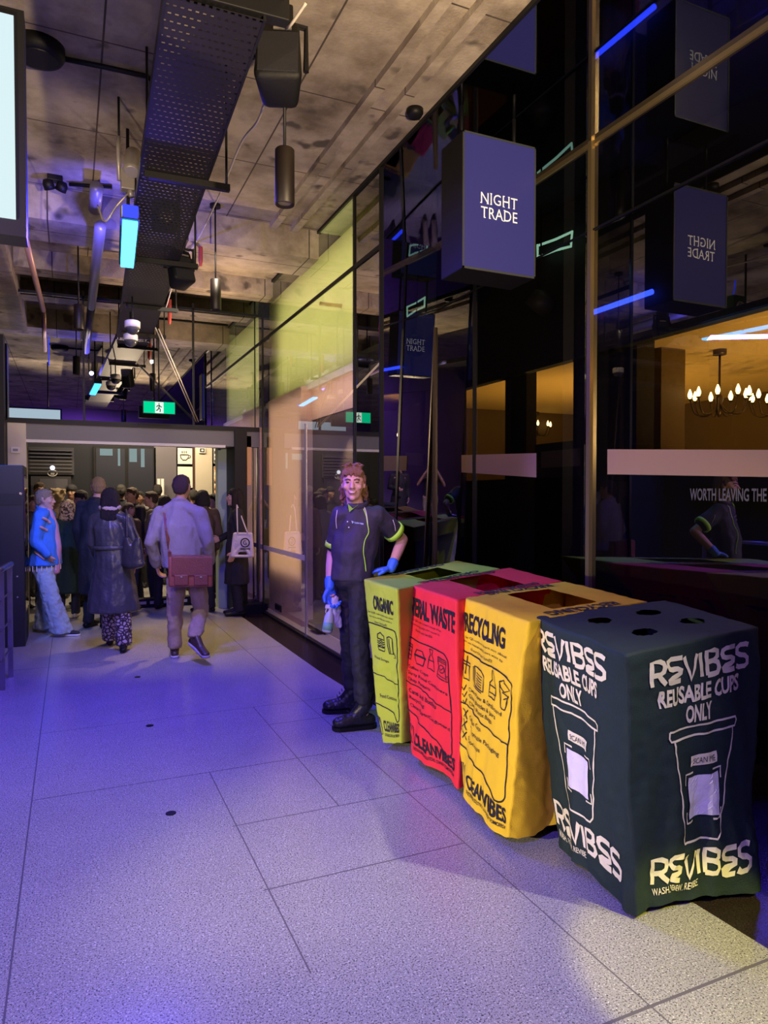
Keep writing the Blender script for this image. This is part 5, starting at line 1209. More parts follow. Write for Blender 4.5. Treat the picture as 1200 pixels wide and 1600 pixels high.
seam('lime_piping', bv, [(568, 795), (572, 806), (574, 818), (576, 832), (570, 845), (568, 862), (570, 876), (572, 893)], 0.0035, M_lime, polo)
seam('white_piping', bv, [(527, 797), (525, 812), (526, 826)], 0.0025, M_white, polo); seam('white_piping', bv, [(569, 792), (572, 800), (574, 812), (575, 822)], 0.003, M_white, polo)
seam('white_piping', bv, [(614, 812), (617, 822), (618, 830)], 0.002, M_white, polo)
# logo and buttons
q = onto(bv, 549.5, 815.5, 0.004); q2 = onto(bv, 568, 818.5, 0.004)
if q and q2:
    i = Ink(); i.text('CLEAN VIBES', 0.22, 0.25, 1, 0.75, 0.03); i.line([(0.02, 0.1), (0.08, 0.9), (0.14, 0.2), (0.05, 0.5)], 0.09)
    lg = i.mesh('shirt_logo', flat(q+UP*0.010-cam_f*0.004, q2-q, Vector((0, 0, -0.022))), mat('logo_pale', (0.45, 0.65, 0.8), 0.6), polo)
for (px, py) in ((543, 815), (545, 824)):
    q = onto(bv, px, py, 0.002)
    if q: bm = NB(); lathe(bm, q, [(0.005, 0), (0.005, 0.003)], -cam_f, 10); finish('button', bm, M_white, polo)
def ring(name, c, ax, r, th, m, parent, n=22):
    ax = ax.normalized(); a = ax.orthogonal().normalized(); b_ = ax.cross(a); bm = NB()
    tube(bm, [c+(a*math.cos(t)+b_*math.sin(t))*r for t in [2*math.pi*k/n for k in range(n+1)]], th, 8); return finish(name, bm, m, parent, None, True)
for q, f_, r_ in (('l', 0.66, 0.076), ('r', 0.76, 0.063)):
    a, e = J['s'+q], J['e'+q]; bm = NB(); d = (e-a).normalized(); c = a+(e-a)*f_
    lathe(bm, c, [(r_*0.9, -0.02), (r_+0.005, -0.018), (r_+0.005, 0.016), (r_*0.9, 0.018)], d, 28); finish('lime_cuff', bm, M_lime, polo, None, True)
# collar with lime inside
ch = []
for k in range(11):
    t0, t1 = -1.15+2*math.pi*0.83*k/11+math.pi*0.66, -1.15+2*math.pi*0.83*(k+1)/11+math.pi*0.66
    cc = lambda t: J['neck'] + UP*(0.018-0.016*math.sin(t)) + wk.M @ Vector((0.078*math.cos(t), 0.070*math.sin(t)+0.004, 0))
    ch.append([(cc(t0), (0.013, 0.013, 0.024)), (cc(t1), (0.013, 0.013, 0.024))])
fuse('collar', ch, 0.006, 2, M_polo, polo, wk.M)
bm = NB(); p = lambda x, y, z: J['neck'] + wk.M @ Vector((x, y, z))
for (a, b_, c) in [((0.012, 0.088, -0.01), (0.05, 0.075, 0.025), (0.035, 0.105, -0.035)), ((0.012, 0.088, -0.01), (-0.03, 0.082, 0.02), (0.035, 0.105, -0.035))]:
    quad(bm, p(*a), p(*b_), p(*c)); 
r = bmesh.ops.solidify(bm, geom=bm.faces[:], thickness=0.006); finish('lime_placket', bm, M_lime, polo)
# trousers
M_blk = fab('black_trousers', (0.012, 0.011, 0.016), 0.75)
ch = [[(W(551, 900, 5.0), (0.145, 0.115, 0.04)), (J['pelvis'], (0.150, 0.12, 0.07))]]
for q in 'lr':
    ch.append([(J['hip'+q], (0.085, 0.105, 0.09)), (J['k'+q], 0.070), (J['a'+q]+UP*0.10, (0.066, 0.070, 0.03))])
fuse('trousers', ch, 0.009, 3, M_blk, wk.root, wk.M, folds(0.010, 12, 14, 4.0))
# work boots, toes towards the walkway
dl = (onz(523, 1134)-onz(583, 1128)); dr = (onz(510, 1102)-onz(556, 1100)); dl.z = dr.z = 0
M_boot = mat('black_boot_leather', (0.012, 0.012, 0.014), 0.35, 0, 0.2, 60)
bts = []
for q, d in (('l', dl), ('r', dr)):
    d = d.normalized(); a = J['a'+q]; g = lambda k, z: Vector((a.x+d.x*k, a.y+d.y*k, z))
    Mb = frame(d.x, d.y)
    o = fuse('boot', [[(g(-0.035, 0.05), (0.045, 0.05, 0.045), Mb), (g(0.05, 0.065), (0.048, 0.06, 0.055), Mb), (g(0.17, 0.05), (0.052, 0.055, 0.042), Mb)], [(g(0.06, 0.08), (0.042, 0.06, 0.045), Mb), (g(0.0, 0.15), (0.056, 0.06, 0.03), Mb), (g(-0.01, 0.25), (0.060, 0.062, 0.02), Mb)]], 0.007, 2, M_boot, wk.root, None, folds(0.004, 30, 30))
    bm = NB(); hull_into(bm, [g(-0.035, 0)+Vector((0.055*math.cos(t), 0.055*math.sin(t), h)) for t in [k*math.pi/8 for k in range(16)] for h in (0.0, 0.028)] + [g(0.17, 0)+Vector((0.058*math.cos(t), 0.058*math.sin(t), h)) for t in [k*math.pi/8 for k in range(16)] for h in (0.004, 0.026)])
    finish('sole', bm, M_blackm, o); bts.append(o)
for o, q, d in zip(bts, 'lr', (dl, dr)):
    d = d.normalized(); t = d.cross(UP); bm = NB()
    for k in range(5):
        c = J['a'+q] + d*(0.115-0.017*k) + UP*(0.030+0.022*k); tube(bm, [c-t*0.03+UP*0.004, c+UP*0.012, c+t*0.03+UP*0.004], 0.0035, 5)
    finish('laces', bm, M_blackm, o)
# gloves
M_glove = mat('blue_glove', (0.05, 0.20, 0.80), 0.4)
gc = hand_chains(J['wl'], -cr_*1.0 - UP*0.12, -UP, -cam_f, 1.10, 0.12, 1, 0.5) + [[(J['wl']+(J['el']-J['wl']).normalized()*0.05, 0.040), (J['wl'], 0.034)]]
fuse('glove', gc, 0.0045, 2, M_glove, wk.root)
gc = hand_chains(J['wr'], -UP + cr_*0.15, -cam_f*0.6+cr_*0.5, -cr_, 1.12, 0.85) + [[(J['wr']+(J['er']-J['wr']).normalized()*0.05, 0.040), (J['wr'], 0.034)]]
fuse('glove', gc, 0.0045, 2, M_glove, wk.root)
# curly mullet: short sides, swept-up fringe, curls down the nape
hc = J['head']; Mh = wk.Mh; hp = lambda x, y, z: hc + Mh @ Vector((x*s, y*s, z*s)); hb = lambda x, y, z, r: (hp(x, y, z), tuple(q*s for q in r) if isinstance(r, tuple) else r*s, Mh)
ch = [[hb(0, -0.016, 0.050, (0.080, 0.094, 0.076))], [hb(0, -0.040, 0.02, (0.082, 0.076, 0.08)), hb(0, -0.062, -0.06, (0.070, 0.04, 0.05))],
      [hb(-0.079, 0.012, 0.030, (0.009, 0.018, 0.03))], [hb(0.079, 0.012, 0.030, (0.009, 0.018, 0.03))]]
random.seed(3)
for k in range(30):
    a = random.uniform(math.pi*1.12, math.pi*1.88); r0 = random.uniform(0.078, 0.098); z = random.uniform(-0.05, 0.0); pts = []
    for j in range(6):
        aa = a + 0.16*math.sin(j*2.3+k); rr_ = r0+0.010*math.sin(j*1.9+k*2)
        pts.append(hb(rr_*math.cos(aa), rr_*math.sin(aa)*0.8-0.03, z-0.021*j, 0.0085))
    ch.append(pts)
for k in range(60):
    u = random.uniform(-0.048, 0.048); y0 = random.uniform(-0.05, 0.055); zz = math.sqrt(max(0.0, 1-(u/0.086)**2)); yy = math.sqrt(max(0.05, 1-(y0/0.1)**2))
    lean = random.uniform(-0.03, 0.03); up = random.uniform(0.010, 0.030); fw = random.uniform(0.0, 0.03)
    b0 = hb(u, y0, 0.045+0.062*zz*yy, 0.011)
    ch.append([b0, hb(u+lean*0.5, y0+fw*0.6, 0.050+0.072*zz*yy+up*0.6, 0.008), hb(u+lean, y0+fw*1.3, 0.048+0.074*zz*yy+up*0.7, 0.0045)])
for k in range(20):
    u = -0.06+0.12*k/19; l_ = random.uniform(0.0, 0.03)
    ch.append([hb(u, 0.055, 0.105-abs(u)*0.4, 0.012), hb(u+0.006, 0.078-abs(u)*0.35, 0.088-l_*0.3-abs(u)*0.2, 0.008), hb(u+random.uniform(-0.01, 0.014), 0.087-abs(u)*0.4, 0.072-l_, 0.004)])
fuse('hair', ch, 0.0042, 1, mat('hair_chestnut', (0.20, 0.10, 0.05), 0.6, 0, 0.6, 200), wk.root, Mh, folds(0.003, 90, 40))
# spray bottle and cloth in his hand
c = W(514, 968, 4.93); sb = rootof('spray_bottle', (c.x, c.y, c.z-0.08), 'clear spray bottle with a green label in the blue gloved hand', 'spray bottle')
ax = (W(518, 946, 4.95)-W(512, 985, 4.93)).normalized()
bm = NB(); lathe(bm, c-ax*0.09, [(0.03, 0), (0.036, 0.008), (0.036, 0.10), (0.030, 0.125), (0.013, 0.15), (0.013, 0.17)], ax, 20); finish('bottle', bm, mat('cloudy_plastic', (0.55, 0.62, 0.55), 0.3), sb, None, True)
bm = NB(); lathe(bm, c-ax*0.075, [(0.0367, 0), (0.0367, 0.055)], ax, 20); finish('label_band', bm, mat('green_label', (0.25, 0.55, 0.35), 0.5), sb, None, True)
bm = NB(); obox(bm, c+ax*0.092-cr_*0.008, cr_*0.032, cam_f*0.011, ax*0.014, 0.004); tube(bm, [c+ax*0.085-cr_*0.026, c+ax*0.06-cr_*0.032, c+ax*0.045-cr_*0.028], 0.004, 6); finish('trigger_head', bm, M_white, sb)
ch = [[(W(523, 935, 4.97), (0.03, 0.02, 0.02)), (W(526, 957, 4.97), (0.035, 0.02, 0.03)), (W(529, 977, 4.97), (0.028, 0.016, 0.02))], [(W(521, 950, 4.95), 0.018), (W(523, 972, 4.95), 0.014)]]
o = fuse('cleaning_cloth', ch, 0.008, 2, mat('cloth_white', (0.6, 0.58, 0.62), 0.9), None, None, folds(0.010, 30, 20)); tag(o, 'crumpled white cleaning cloth held beside the spray bottle', 'cloth')

# ---------------------------------------------------------------- man walking away with the satchel
DW = 6.95
J = dict(neck=W(281, 787, DW), chest=W(281, 822, DW), waist=W(284, 868, DW), pelvis=W(291, 900, DW), sl=W(250, 803, DW), sr=W(311, 803, DW), el=W(236, 848, DW-0.05), er=W(325, 845, DW),
         wl=W(245, 884, DW+0.1), wr=W(329, 880, DW+0.1), hipl=W(276, 908, DW), hipr=W(307, 908, DW), kl=W(273, 958, DW), kr=W(314, 952, DW+0.02), al=W(273, 1013, DW), ar=W(305, 994, DW-0.25))
J['al'].z = 0.09
wm = Fig(W(284, 762, DW), (0.10, 1), 'man in a pale jacket and chinos walking away with a brown satchel', 1.04, (0.5, 1), None, J)
wm.body(M_skin, 0.008, 3, hair_m=M_hairb)
M_jkt = fab('stone_jacket', (0.30, 0.27, 0.25), 0.85)
wm.top('jacket', M_jkt, 0.010, hem=0.845, fat=1.14, belly=1.06, amp=0.012, loose=1.05)
wm.legs('trousers', fab('tan_chinos', (0.36, 0.27, 0.17), 0.85), 0.010, 1.08, 0.012, 0.07)
d2 = (W(325, 1016, DW-0.35)-W(299, 1000, DW-0.15)); d2.z = 0; d2.normalize()
wm.shoes('shoe', mat('brown_shoe', (0.06, 0.035, 0.025), 0.4), 0.008, 1.05, 0.0, mat('pale_sole', (0.5, 0.48, 0.5), 0.6), {'l': Vector((0.12, 1, 0)), 'r': d2, 'rz': -0.09})
hair(wm.root, 'short', wm.J['head'], wm.Mh, wm.s, M_hairb, 0.009)
bm = NB(); hh = wm.J['head']; gp = lambda x, y, z: hh + wm.Mh @ Vector((x, y, z))
tube(bm, [gp(0.078, -0.01, 0.012), gp(0.076, 0.05, 0.016), gp(0.06, 0.095, 0.012)], 0.003, 6); tube(bm, [gp(0.03+0.026*math.cos(t), 0.104, 0.008+0.018*math.sin(t)) for t in [2*math.pi*k/14 for k in range(15)]], 0.0022, 5); tube(bm, [gp(-0.03+0.026*math.cos(t), 0.104, 0.008+0.018*math.sin(t)) for t in [2*math.pi*k/14 for k in range(15)]], 0.0022, 5)
finish('glasses', bm, M_black, wm.root, None, True)
# satchel
M_lea = mat('brown_leather', (0.20, 0.055, 0.032), 0.4, 0, 0.2, 70, 0.2, 14); M_lea2 = mat('tan_leather', (0.33, 0.10, 0.05), 0.45, 0, 0.2, 70)
c = W(298, 893, DW-0.25); bg = rootof('satchel', c, 'brown leather satchel slung across the back of the walking man', 'bag')
Mb = frame(0.16, 1); bx = Mb @ Vector((1, 0, 0)); by = Mb @ Vector((0, 1, 0)); bx = (bx - UP*0.03).normalized()
bm = NB(); obox(bm, c, bx*0.205, by*0.05, UP*0.145, 0.02); finish('bag_body', bm, M_lea2, bg, None, True)
bm = NB(); obox(bm, c-by*0.055+UP*0.055+bx*0.015, bx*0.19, by*0.008, UP*0.09, 0.006); obox(bm, c+UP*0.148+bx*0.01, bx*0.19, by*0.05, UP*0.008, 0.004); finish('flap', bm, M_lea, bg)
for sx in (-0.085, 0.095):
    bm = NB(); obox(bm, c-by*0.062-UP*0.075+bx*sx, bx*0.065, by*0.012, UP*0.05, 0.008); pk = finish('pocket', bm, M_lea, bg)
    bm = NB(); obox(bm, c-by*0.077-UP*0.045+bx*sx, bx*0.012, by*0.004, UP*0.008, 0.003); finish('clasp', bm, M_chrome, pk)
bw = bvh_of(wm.topo)
sp_ = [onto(bw, x, y, 0.008) for x, y in [(256, 790), (258, 805), (260, 825), (263, 845), (265, 862)]]; sp_ = [p for p in sp_ if p]
bm = NB(); sp_ = smooth_path(sp_ + [c-bx*0.19-by*0.03+UP*0.14], 4)
vs = [(bm.verts.new(p-bx*0.017), bm.verts.new(p+bx*0.017)) for p in sp_]
for a, b_ in zip(vs[:-1], vs[1:]): bm.faces.new((a[0], a[1], b_[1], b_[0]))
bmesh.ops.solidify(bm, geom=bm.faces[:], thickness=0.006); finish('strap', bm, M_lea2, bg)

# ---------------------------------------------------------------- woman in the leather trench coat
DT = 7.25
J = dict(neck=W(172, 799, DT), chest=W(173, 825, DT), waist=W(175, 855, DT), pelvis=W(177, 880, DT), sl=W(149, 813, DT), sr=W(198, 813, DT), el=W(144, 848, DT), er=W(212, 850, DT), wl=W(154, 872, DT+0.1), wr=W(210, 884, DT+0.15),
         hipl=W(171, 890, DT), hipr=W(188, 890, DT), kl=W(172, 945, DT+0.1), kr=W(192, 950, DT-0.02), al=W(172, 992, DT+0.25), ar=W(193, 1003, DT))
J['al'].z = 0.085; J['ar'].z = 0.085
tw = Fig(W(172, 780, DT), (0.1, 1), 'woman in a dark leather trench coat and snakeskin print trousers seen from behind', 0.965, (0.15, 1), None, J)
tw.body(M_skin, 0.010, 2, hair_m=M_haird)
M_lthr = mat('black_leather', (0.055, 0.060, 0.070), 0.33, 0, 0.25, 35)
tw.top('trench_coat', M_lthr, 0.011, hem=0.9, fat=1.08, amp=0.012, skirt=(0.40, 0.27, 0.19), seed=6)
bcc = tw.J['waist']; ch = []
for k in range(16):
    a, b_ = 2*math.pi*k/16, 2*math.pi*(k+1)/16
    ch.append([(bcc+tw.M @ Vector((0.178*math.cos(a), 0.140*math.sin(a), 0)), (0.008, 0.008, 0.02)), (bcc+tw.M @ Vector((0.178*math.cos(b_), 0.140*math.sin(b_), 0)), (0.008, 0.008, 0.02))])
fuse('belt', ch, 0.007, 1, mat('belt_leather', (0.075, 0.08, 0.09), 0.35), tw.topo)
ch = []
for k in range(12):
    a, b_ = 2*math.pi*k/12, 2*math.pi*(k+1)/12; f_ = lambda t: tw.J['neck']+UP*0.035+tw.M @ Vector((0.088*math.cos(t), 0.082*math.sin(t)-0.01, 0))
    ch.append([(f_(a), (0.026, 0.026, 0.03)), (f_(b_), (0.026, 0.026, 0.03))])
fuse('scarf', ch, 0.009, 2, mat('cream_knit', (0.55, 0.45, 0.40), 0.9, 0, 0.4, 90), tw.root, None, folds(0.006, 25, 25))
m = bpy.data.materials.new('snake_print'); m.use_nodes = True; n, l = nodes_of(m); tc = n.new('ShaderNodeTexCoord'); vo = n.new('ShaderNodeTexVoronoi'); vo.feature = 'DISTANCE_TO_EDGE'; vo.inputs['Scale'].default_value = 26; l.new(tc.outputs['Object'], vo.inputs[0])
cr = n.new('ShaderNodeValToRGB'); l.new(vo.outputs[0], cr.inputs[0]); cr.color_ramp.elements[0].position = 0.10; cr.color_ramp.elements[0].color = (0.03, 0.02, 0.03, 1); cr.color_ramp.elements[1].position = 0.22; cr.color_ramp.elements[1].color = (0.55, 0.47, 0.5, 1); l.new(cr.outputs[0], n['Principled BSDF'].inputs['Base Color'])
tw.legs('trousers', m, 0.010, 1.25, 0.006, 0.035, flare=1.15)
tw.shoes('shoe', M_black, 0.009, 0.95, 0.0, None, {'l': Vector((0.1, 1, 0)), 'r': Vector((-0.1, -1, 0))})
hair(tw.root, 'long', tw.J['head'], tw.Mh, tw.s, M_haird, 0.010, 2.0)
c = W(208, 862, DT-0.12); hb_ = rootof('handbag', c, 'black leather shoulder bag hanging at the trench coat woman', 'bag'); bx = tw.M @ Vector((0.9, -0.3, 0)); bx.normalize(); by = Vector((-bx.y, bx.x, 0))
ch = [[(c+UP*0.13-bx*0.06, (0.03, 0.03, 0.02), frame(by.x, by.y)), (c-UP*0.12, (0.13, 0.06, 0.05), frame(by.x, by.y))], [(c+UP*0.13+bx*0.05, (0.03, 0.03, 0.02), frame(by.x, by.y)), (c-UP*0.13, (0.12, 0.06, 0.05), frame(by.x, by.y))]]
fuse('bag_body', ch, 0.010, 2, mat('bag_leather', (0.045, 0.045, 0.05), 0.3, 0, 0.2, 30), hb_, None, folds(0.006, 14, 6))
bm = NB(); tube(bm, smooth_path([c+UP*0.13-bx*0.06, tw.J['sr']+UP*0.075-tw.fv*0.05, tw.J['sr']+UP*0.075+tw.fv*0.05, c+UP*0.10+bx*0.07], 6), 0.010, 8); finish('strap', bm, MATS['bag_leather'], hb_, None, True)

# ---------------------------------------------------------------- man in the blue jacket, in profile
DB = 8.0; ir = cam_r.copy()
J = dict(neck=W(68, 797, DB), chest=W(70, 822, DB), waist=W(72, 856, DB), pelvis=W(70, 885, DB), sl=W(76, 806, DB+0.18), sr=W(62, 808, DB-0.17), el=W(70, 845, DB+0.22), er=W(55, 846, DB-0.24), wl=W(82, 866, DB+0.16), wr=W(76, 868, DB-0.19),
         hipl=W(72, 893, DB+0.09), hipr=W(68, 893, DB-0.09), kl=W(72, 938, DB+0.12), kr=W(80, 936, DB-0.10), al=W(70, 980, DB+0.25), ar=W(97, 982, DB-0.02))
J['al'].z = 0.085; J['ar'].z = 0.085
bj = Fig(W(70, 781, DB), (0.93, -0.37), 'man in a bright blue jacket and baggy pale jeans standing in profile on the left', 1.0, (0.97, -0.2), None, J)
bj.body(M_skin, 0.009, 2, hair_m=M_hairf, handdir={'l': (-UP-bj.rv*0.0-bj.fv*0.3, bj.rv, bj.fv), 'r': (-UP*0.8-bj.rv*0.55-bj.fv*0.1, -bj.rv, bj.fv)}, hs=0.9)
bj.top('jacket', fab('bright_blue_jacket', (0.05, 0.22, 0.72), 0.8), 0.010, hem=0.80, fat=1.14, belly=1.1, amp=0.012, loose=1.1, seed=9)
jb = bvh_of(bj.topo)
M_pinkc = mat('pink_check', (0.62, 0.36, 0.40), 0.8)
for pts in ([(66, 809), (72, 812), (79, 817)], [(62, 823), (68, 826), (74, 829)], [(54, 862), (62, 868), (70, 874)]): seam('stripe', jb, pts, 0.016, M_pinkc, bj.topo)
bm = NB()
for k in range(20):
    a = 2*math.pi*k/20; q = Vector((bj.J['pelvis'].x, bj.J['pelvis'].y, 0.80)) + bj.M @ Vector((0.205*math.cos(a), 0.158*math.sin(a), 0)); tube(bm, [q+UP*0.02, q-UP*0.045], 0.006, 5)
finish('fringe', bm, M_white, bj.topo)
ch = [[(bj.J['neck']+bj.fv*0.06+UP*0.0, (0.05, 0.035, 0.03)), (bj.J['chest']+bj.fv*0.105, (0.06, 0.04, 0.06)), (bj.J['waist']+bj.fv*0.13, (0.06, 0.04, 0.08)), (bj.J['pelvis']+bj.fv*0.13-UP*0.06, (0.06, 0.035, 0.03))]]
fuse('pink_shirt', ch, 0.009, 2, fab('pink_shirt', (0.55, 0.28, 0.42), 0.8), bj.root, bj.M)
bj.legs('jeans', fab('washed_denim', (0.34, 0.42, 0.46), 0.85), 0.011, 1.45, 0.014, 0.02, flare=1.35)
bj.shoes('sneaker', mat('black_canvas', (0.015, 0.015, 0.02), 0.7), 0.009, 1.0, 0.0, M_white)
hair(bj.root, 'short', bj.J['head'], bj.Mh, bj.s, M_hairf, 0.010, 5.0)

# ---------------------------------------------------------------- the rest of the crowd
def standing(px, py, D, fwd, label, topm, legm, hm, style, coat=None, skin=M_skin, hfwd=None, vox=0.013, shoe=M_black, group=None, hatm=None, fat=1.05, arms=None):
    f = Fig(W(px, py, D), fwd, label, None, hfwd, group)
    if arms == 'bag': f.J['wr'] = f.L(0.12, 0.22, 1.05); f.J['er'] = f.L(0.25, -0.02, 1.13)
    if arms == 'phone':
        f.J['wr'] = f.L(0.10, 0.27, 1.22); f.J['er'] = f.L(0.23, 0.02, 1.12)
    f.body(skin, vox, 2, hair_m=hm)
    f.top('coat' if coat else 'jacket', topm, vox, hem=0.86, fat=fat, skirt=coat, amp=0.010, seed=px*0.37)
    f.legs('trousers', legm, vox); f.shoes('shoe', shoe, vox)
    hair(f.root, style if style != 'beanie' else 'short', f.J['head'], f.Mh, f.s, hm, vox*0.85, px*0.11)
    if style == 'beanie': hair(f.root, 'beanie', f.J['head'], f.Mh, f.s*1.05, hatm, vox*0.85, 0.0, 'hat')
    return f
C_blk = fab('black_wool', (0.016, 0.015, 0.020)); C_navy = fab('navy_cloth', (0.018, 0.020, 0.040)); C_grn = fab('dark_green_wool', (0.015, 0.045, 0.028)); C_olv = fab('olive_canvas', (0.16, 0.13, 0.08)); C_tan = fab('tan_cloth', (0.32, 0.23, 0.14)); C_grey = fab('grey_cloth', (0.13, 0.12, 0.13)); C_brn = fab('brown_cloth', (0.10, 0.06, 0.04))
C_den = fab('dark_denim', (0.03, 0.035, 0.06))
standing(153, 762, 8.5, (0.55, 0.85), 'tall fair haired man in a long black coat between the green and leather coats', C_blk, C_blk, M_hairf, 'short', (0.38, 0.215, 0.17), hfwd=(-0.2, 1), vox=0.011, fat=1.15)
gc_ = standing(106, 796, 9.2, (0.2, 1), 'person in a dark green coat with a leopard print hood over the head', C_grn, C_den, M_hairb, 'bob', (0.36, 0.27, 0.2), vox=0.011, shoe=M_white, fat=1.15)
m = bpy.data.materials.new('leopard_print'); m.use_nodes = True; n, l = nodes_of(m); tc = n.new('ShaderNodeTexCoord'); vo = n.new('ShaderNodeTexNoise'); vo.inputs['Scale'].default_value = 38; vo.inputs['Distortion'].default_value = 1.0; l.new(tc.outputs['Object'], vo.inputs[0])
cr = n.new('ShaderNodeValToRGB'); l.new(vo.outputs[0], cr.inputs[0]); cr.color_ramp.elements[0].position = 0.44; cr.color_ramp.elements[0].color = (0.05, 0.03, 0.02, 1); cr.color_ramp.elements[1].position = 0.50; cr.color_ramp.elements[1].color = (0.62, 0.48, 0.30, 1); l.new(cr.outputs[0], n['Principled BSDF'].inputs['Base Color'])
hair(gc_.root, 'hood', gc_.J['head'], gc_.Mh, gc_.s*1.12, m, 0.010, 4.0, 'hood')
tt = standing(366, 777, 9.35, (-0.9, 0.1), 'long haired woman in black with a white tote bag by the doorway post', C_blk, C_blk, M_haird, 'long', (0.42, 0.21, 0.17), vox=0.010, arms='bag')
c = W(379, 851, 9.1); tb = rootof('tote_bag', c, 'white canvas tote bag with a round dark print on the woman in black', 'bag')
bx = cam_r.copy(); by = Vector((-bx.y, bx.x, 0)); Mb = frame(by.x, by.y)
fuse('bag_body', [[(c+UP*0.14-bx*0.10, (0.025, 0.02, 0.02), Mb), (c-UP*0.15-bx*0.13, (0.03, 0.045, 0.02), Mb), (c-UP*0.15+bx*0.12, (0.03, 0.045, 0.02), Mb), (c+UP*0.14+bx*0.11, (0.025, 0.02, 0.02), Mb), (c+UP*0.14-bx*0.10, (0.025, 0.02, 0.02), Mb)]] + [[(c+UP*0.12-bx*0.09, (0.02, 0.02, 0.02), Mb), (c-UP*0.14+bx*0.11, (0.03, 0.045, 0.02), Mb)], [(c+UP*0.13+bx*0.09, 0.02), (c-UP*0.14-bx*0.11, (0.03, 0.04, 0.02), Mb)], [(c+UP*0.02-bx*0.1, (0.02, 0.028, 0.12), Mb), (c+UP*0.02+bx*0.1, (0.02, 0.028, 0.12), Mb)]], 0.009, 2, fab('tote_canvas', (0.62, 0.57, 0.62)), tb)
i = Ink(); i.line([(math.cos(t), math.sin(t)) for t in [k*math.pi/10 for k in range(20)]], 0.28, True); i.line([(0.25, -0.45), (-0.25, -0.45), (-0.4, 0), (-0.25, 0.45), (0.3, 0.45), (0.3, 0.05), (0, 0.05)], 0.18); i.rect(-1.2, 1.35, 1.2, 1.6)
tbv = bvh_of(tb.children[0]); q = onto(tbv, 383, 848, 0.008); q = q or c-by*0.05
i.mesh('round_print', flat(q, bx*0.055, -UP*0.055), M_ink, tb)
bm = NB(); tube(bm, smooth_path([c+UP*0.15-bx*0.06-by*0.02, tt.J['sl']+UP*0.06-by*0.06, tt.J['sl']+UP*0.075, c+UP*0.15+bx*0.07-by*0.02], 6), 0.009, 8); finish('handle', bm, MATS['tote_canvas'], tb, None, True)
crowd = [
 (333, 783, 11.0, (-0.85, -0.35), 'bearded man in a dark jacket facing left, beside the lit poster', C_navy, C_blk, M_haird, 'short', None),
 (316, 779, 9.6, (-0.3, 1), 'person with short black hair directly right of the walking man', C_brn, C_blk, M_haird, 'bob', None),
 (236, 780, 10.3, (-0.9, 0.2), 'man in an olive jacket in profile, just left of the walking man', C_olv, C_blk, M_hairb, 'short', None),
 (206, 774, 10.6, (-0.8, -0.5), 'bearded man in a black jumper right of the trench coat woman', C_blk, C_blk, M_hairb, 'short', None),
 (189, 769, 11.5, (0.1, 1), 'dark haired man behind the head of the trench coat woman', C_navy, C_blk, M_haird, 'short', None),
 (126, 780, 10.2, (-0.75, -0.4), 'person in a black beanie, face showing past the tall black coat', C_blk, C_blk, M_haird, 'beanie', None),
 (91, 776, 10.9, (0.2, 1), 'fair curly haired person behind the blue jacketed man', C_tan, C_grey, M_hairf, 'curly', None),
 (258, 786, 9.9, (0.5, 1), 'person with tied dark hair half hidden by the walking man', C_grey, C_blk, M_haird, 'bob', None),
 (202, 797, 9.8, (0.6, -0.8), 'short person with brown hair low behind the trench coat woman', C_brn, C_den, M_hairb, 'bob', None),
 (112, 770, 12.0, (-0.3, -1), 'pale faced person in a dark cap far back by the black door', C_blk, C_blk, M_haird, 'beanie', None),
 (62, 766, 11.2, (0.3, -1), 'person at the back left of the crowd by the louvred panel', C_blk, C_blk, M_hairb, 'short', None),
 (52, 786, 10.0, (0.5, -0.8), 'person half hidden between the kiosk and the blue jacketed man', C_navy, C_blk, M_hairb, 'short', None),
 (218, 778, 12.2, (-0.4, -1), 'person in grey at the back behind the bearded man in black', C_grey, C_blk, M_haird, 'short', None),
 (246, 768, 12.6, (0.1, 1), 'person at the very back in front of the rolled blinds', C_blk, C_den, M_haird, 'short', None),
 (345, 790, 11.6, (-0.6, -0.8), 'person in tan under the glowing orange poster', C_tan, C_grey, M_hairg, 'bob', None),
 (168, 772, 12.3, (0.2, -1), 'person at the back in front of the dark shop window', C_blk, C_blk, M_haird, 'long', None),
 (302, 776, 11.9, (-0.2, 1), 'person with black hair deep behind the walking man', C_navy, C_blk, M_haird, 'short', None),
]
for c_ in crowd:
    standing(*c_[:10], vox=0.015, hatm=C_blk, skin=M_skin if c_[0] % 2 else M_skin2)
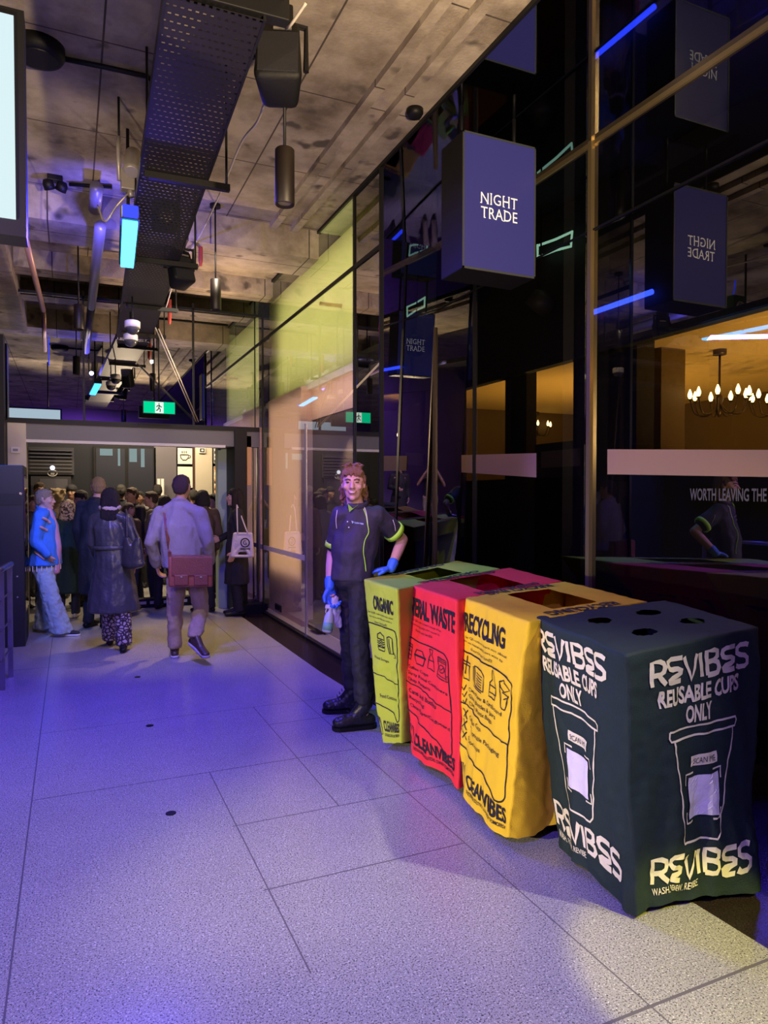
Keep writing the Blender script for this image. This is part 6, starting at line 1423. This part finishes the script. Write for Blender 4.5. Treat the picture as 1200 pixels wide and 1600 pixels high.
# low lit barrier behind the crowd
a = onz(205, 957); o = rootof('floor_barrier', (a.x, a.y+0.4, 0), 'low black barrier with pale slots on the floor behind the crowd', 'barrier')
bm = NB(); box(bm, (a.x-0.2, a.y+0.35, 0.0), (a.x+0.9, a.y+0.5, 0.13), 0.01); finish('base', bm, M_black, o)
for k in range(5): bm = NB(); box(bm, (a.x-0.1+0.19*k, a.y+0.34, 0.05), (a.x+0.04+0.19*k, a.y+0.36, 0.09)); finish('pale_slot', bm, mat('slot_pale', (0.6, 0.55, 0.45), 0.5), o)

# ---------------------------------------------------------------- photographer and companion, seen in the mirror glass
ph = Fig(Vector((-0.13, -0.27, 1.60)), (0.41, 0.91), 'photographer holding up a phone, mirrored in the dark glass corner', 0.99)
rv, fv = ph.rv, ph.fv; E0 = EYE - cam_f*0.025
ph.J['wl'] = E0 - rv*0.10 - UP*0.05 - fv*0.01; ph.J['wr'] = E0 + rv*0.10 - UP*0.05 - fv*0.01
ph.J['el'] = ph.J['sl'] - rv*0.13 + fv*0.10 - UP*0.20; ph.J['er'] = ph.J['sr'] + rv*0.13 + fv*0.10 - UP*0.20
ph.body(M_skin2, 0.012, 2, handdir={'l': (UP*0.5+rv*0.7, rv*0.4-fv*0.2, UP), 'r': (UP*0.5-rv*0.7, -rv*0.4-fv*0.2, UP)}, hands=(0.5, 0.5), hair_m=M_haird)
ph.top('black_tee', C_blk, 0.013, hem=0.86, sleeve=0.7); ph.legs('trousers', fab('beige_trousers', (0.33, 0.27, 0.2)), 0.014); ph.shoes('shoe', M_black, 0.014); hair(ph.root, 'curly', ph.J['head'], ph.Mh, ph.s, M_haird, 0.012)
bm = NB(); pc = EYE - cam_f*0.022 + cam_u*0.0; obox(bm, pc, cam_r*0.075, cam_f*0.004, cam_u*0.037, 0.003); po = finish('phone', bm, M_black, None, pc); tag(po, 'black phone held up by the photographer in the reflection', 'phone')
cw = Fig(Vector((0.45, -0.75, 1.56)), (0.41, 0.91), 'long haired woman in black beside the photographer in the reflection')
cw.J['wr'] = cw.L(0.05, 0.24, 1.10); cw.J['er'] = cw.L(0.24, 0.0, 1.12)
cw.body(M_skin, 0.013, 2, hair_m=M_haird); cw.top('coat', C_blk, 0.014, skirt=(0.55, 0.22, 0.18)); cw.legs('trousers', C_blk, 0.015); cw.shoes('shoe', M_black, 0.015); hair(cw.root, 'long', cw.J['head'], cw.Mh, cw.s, M_haird, 0.013)
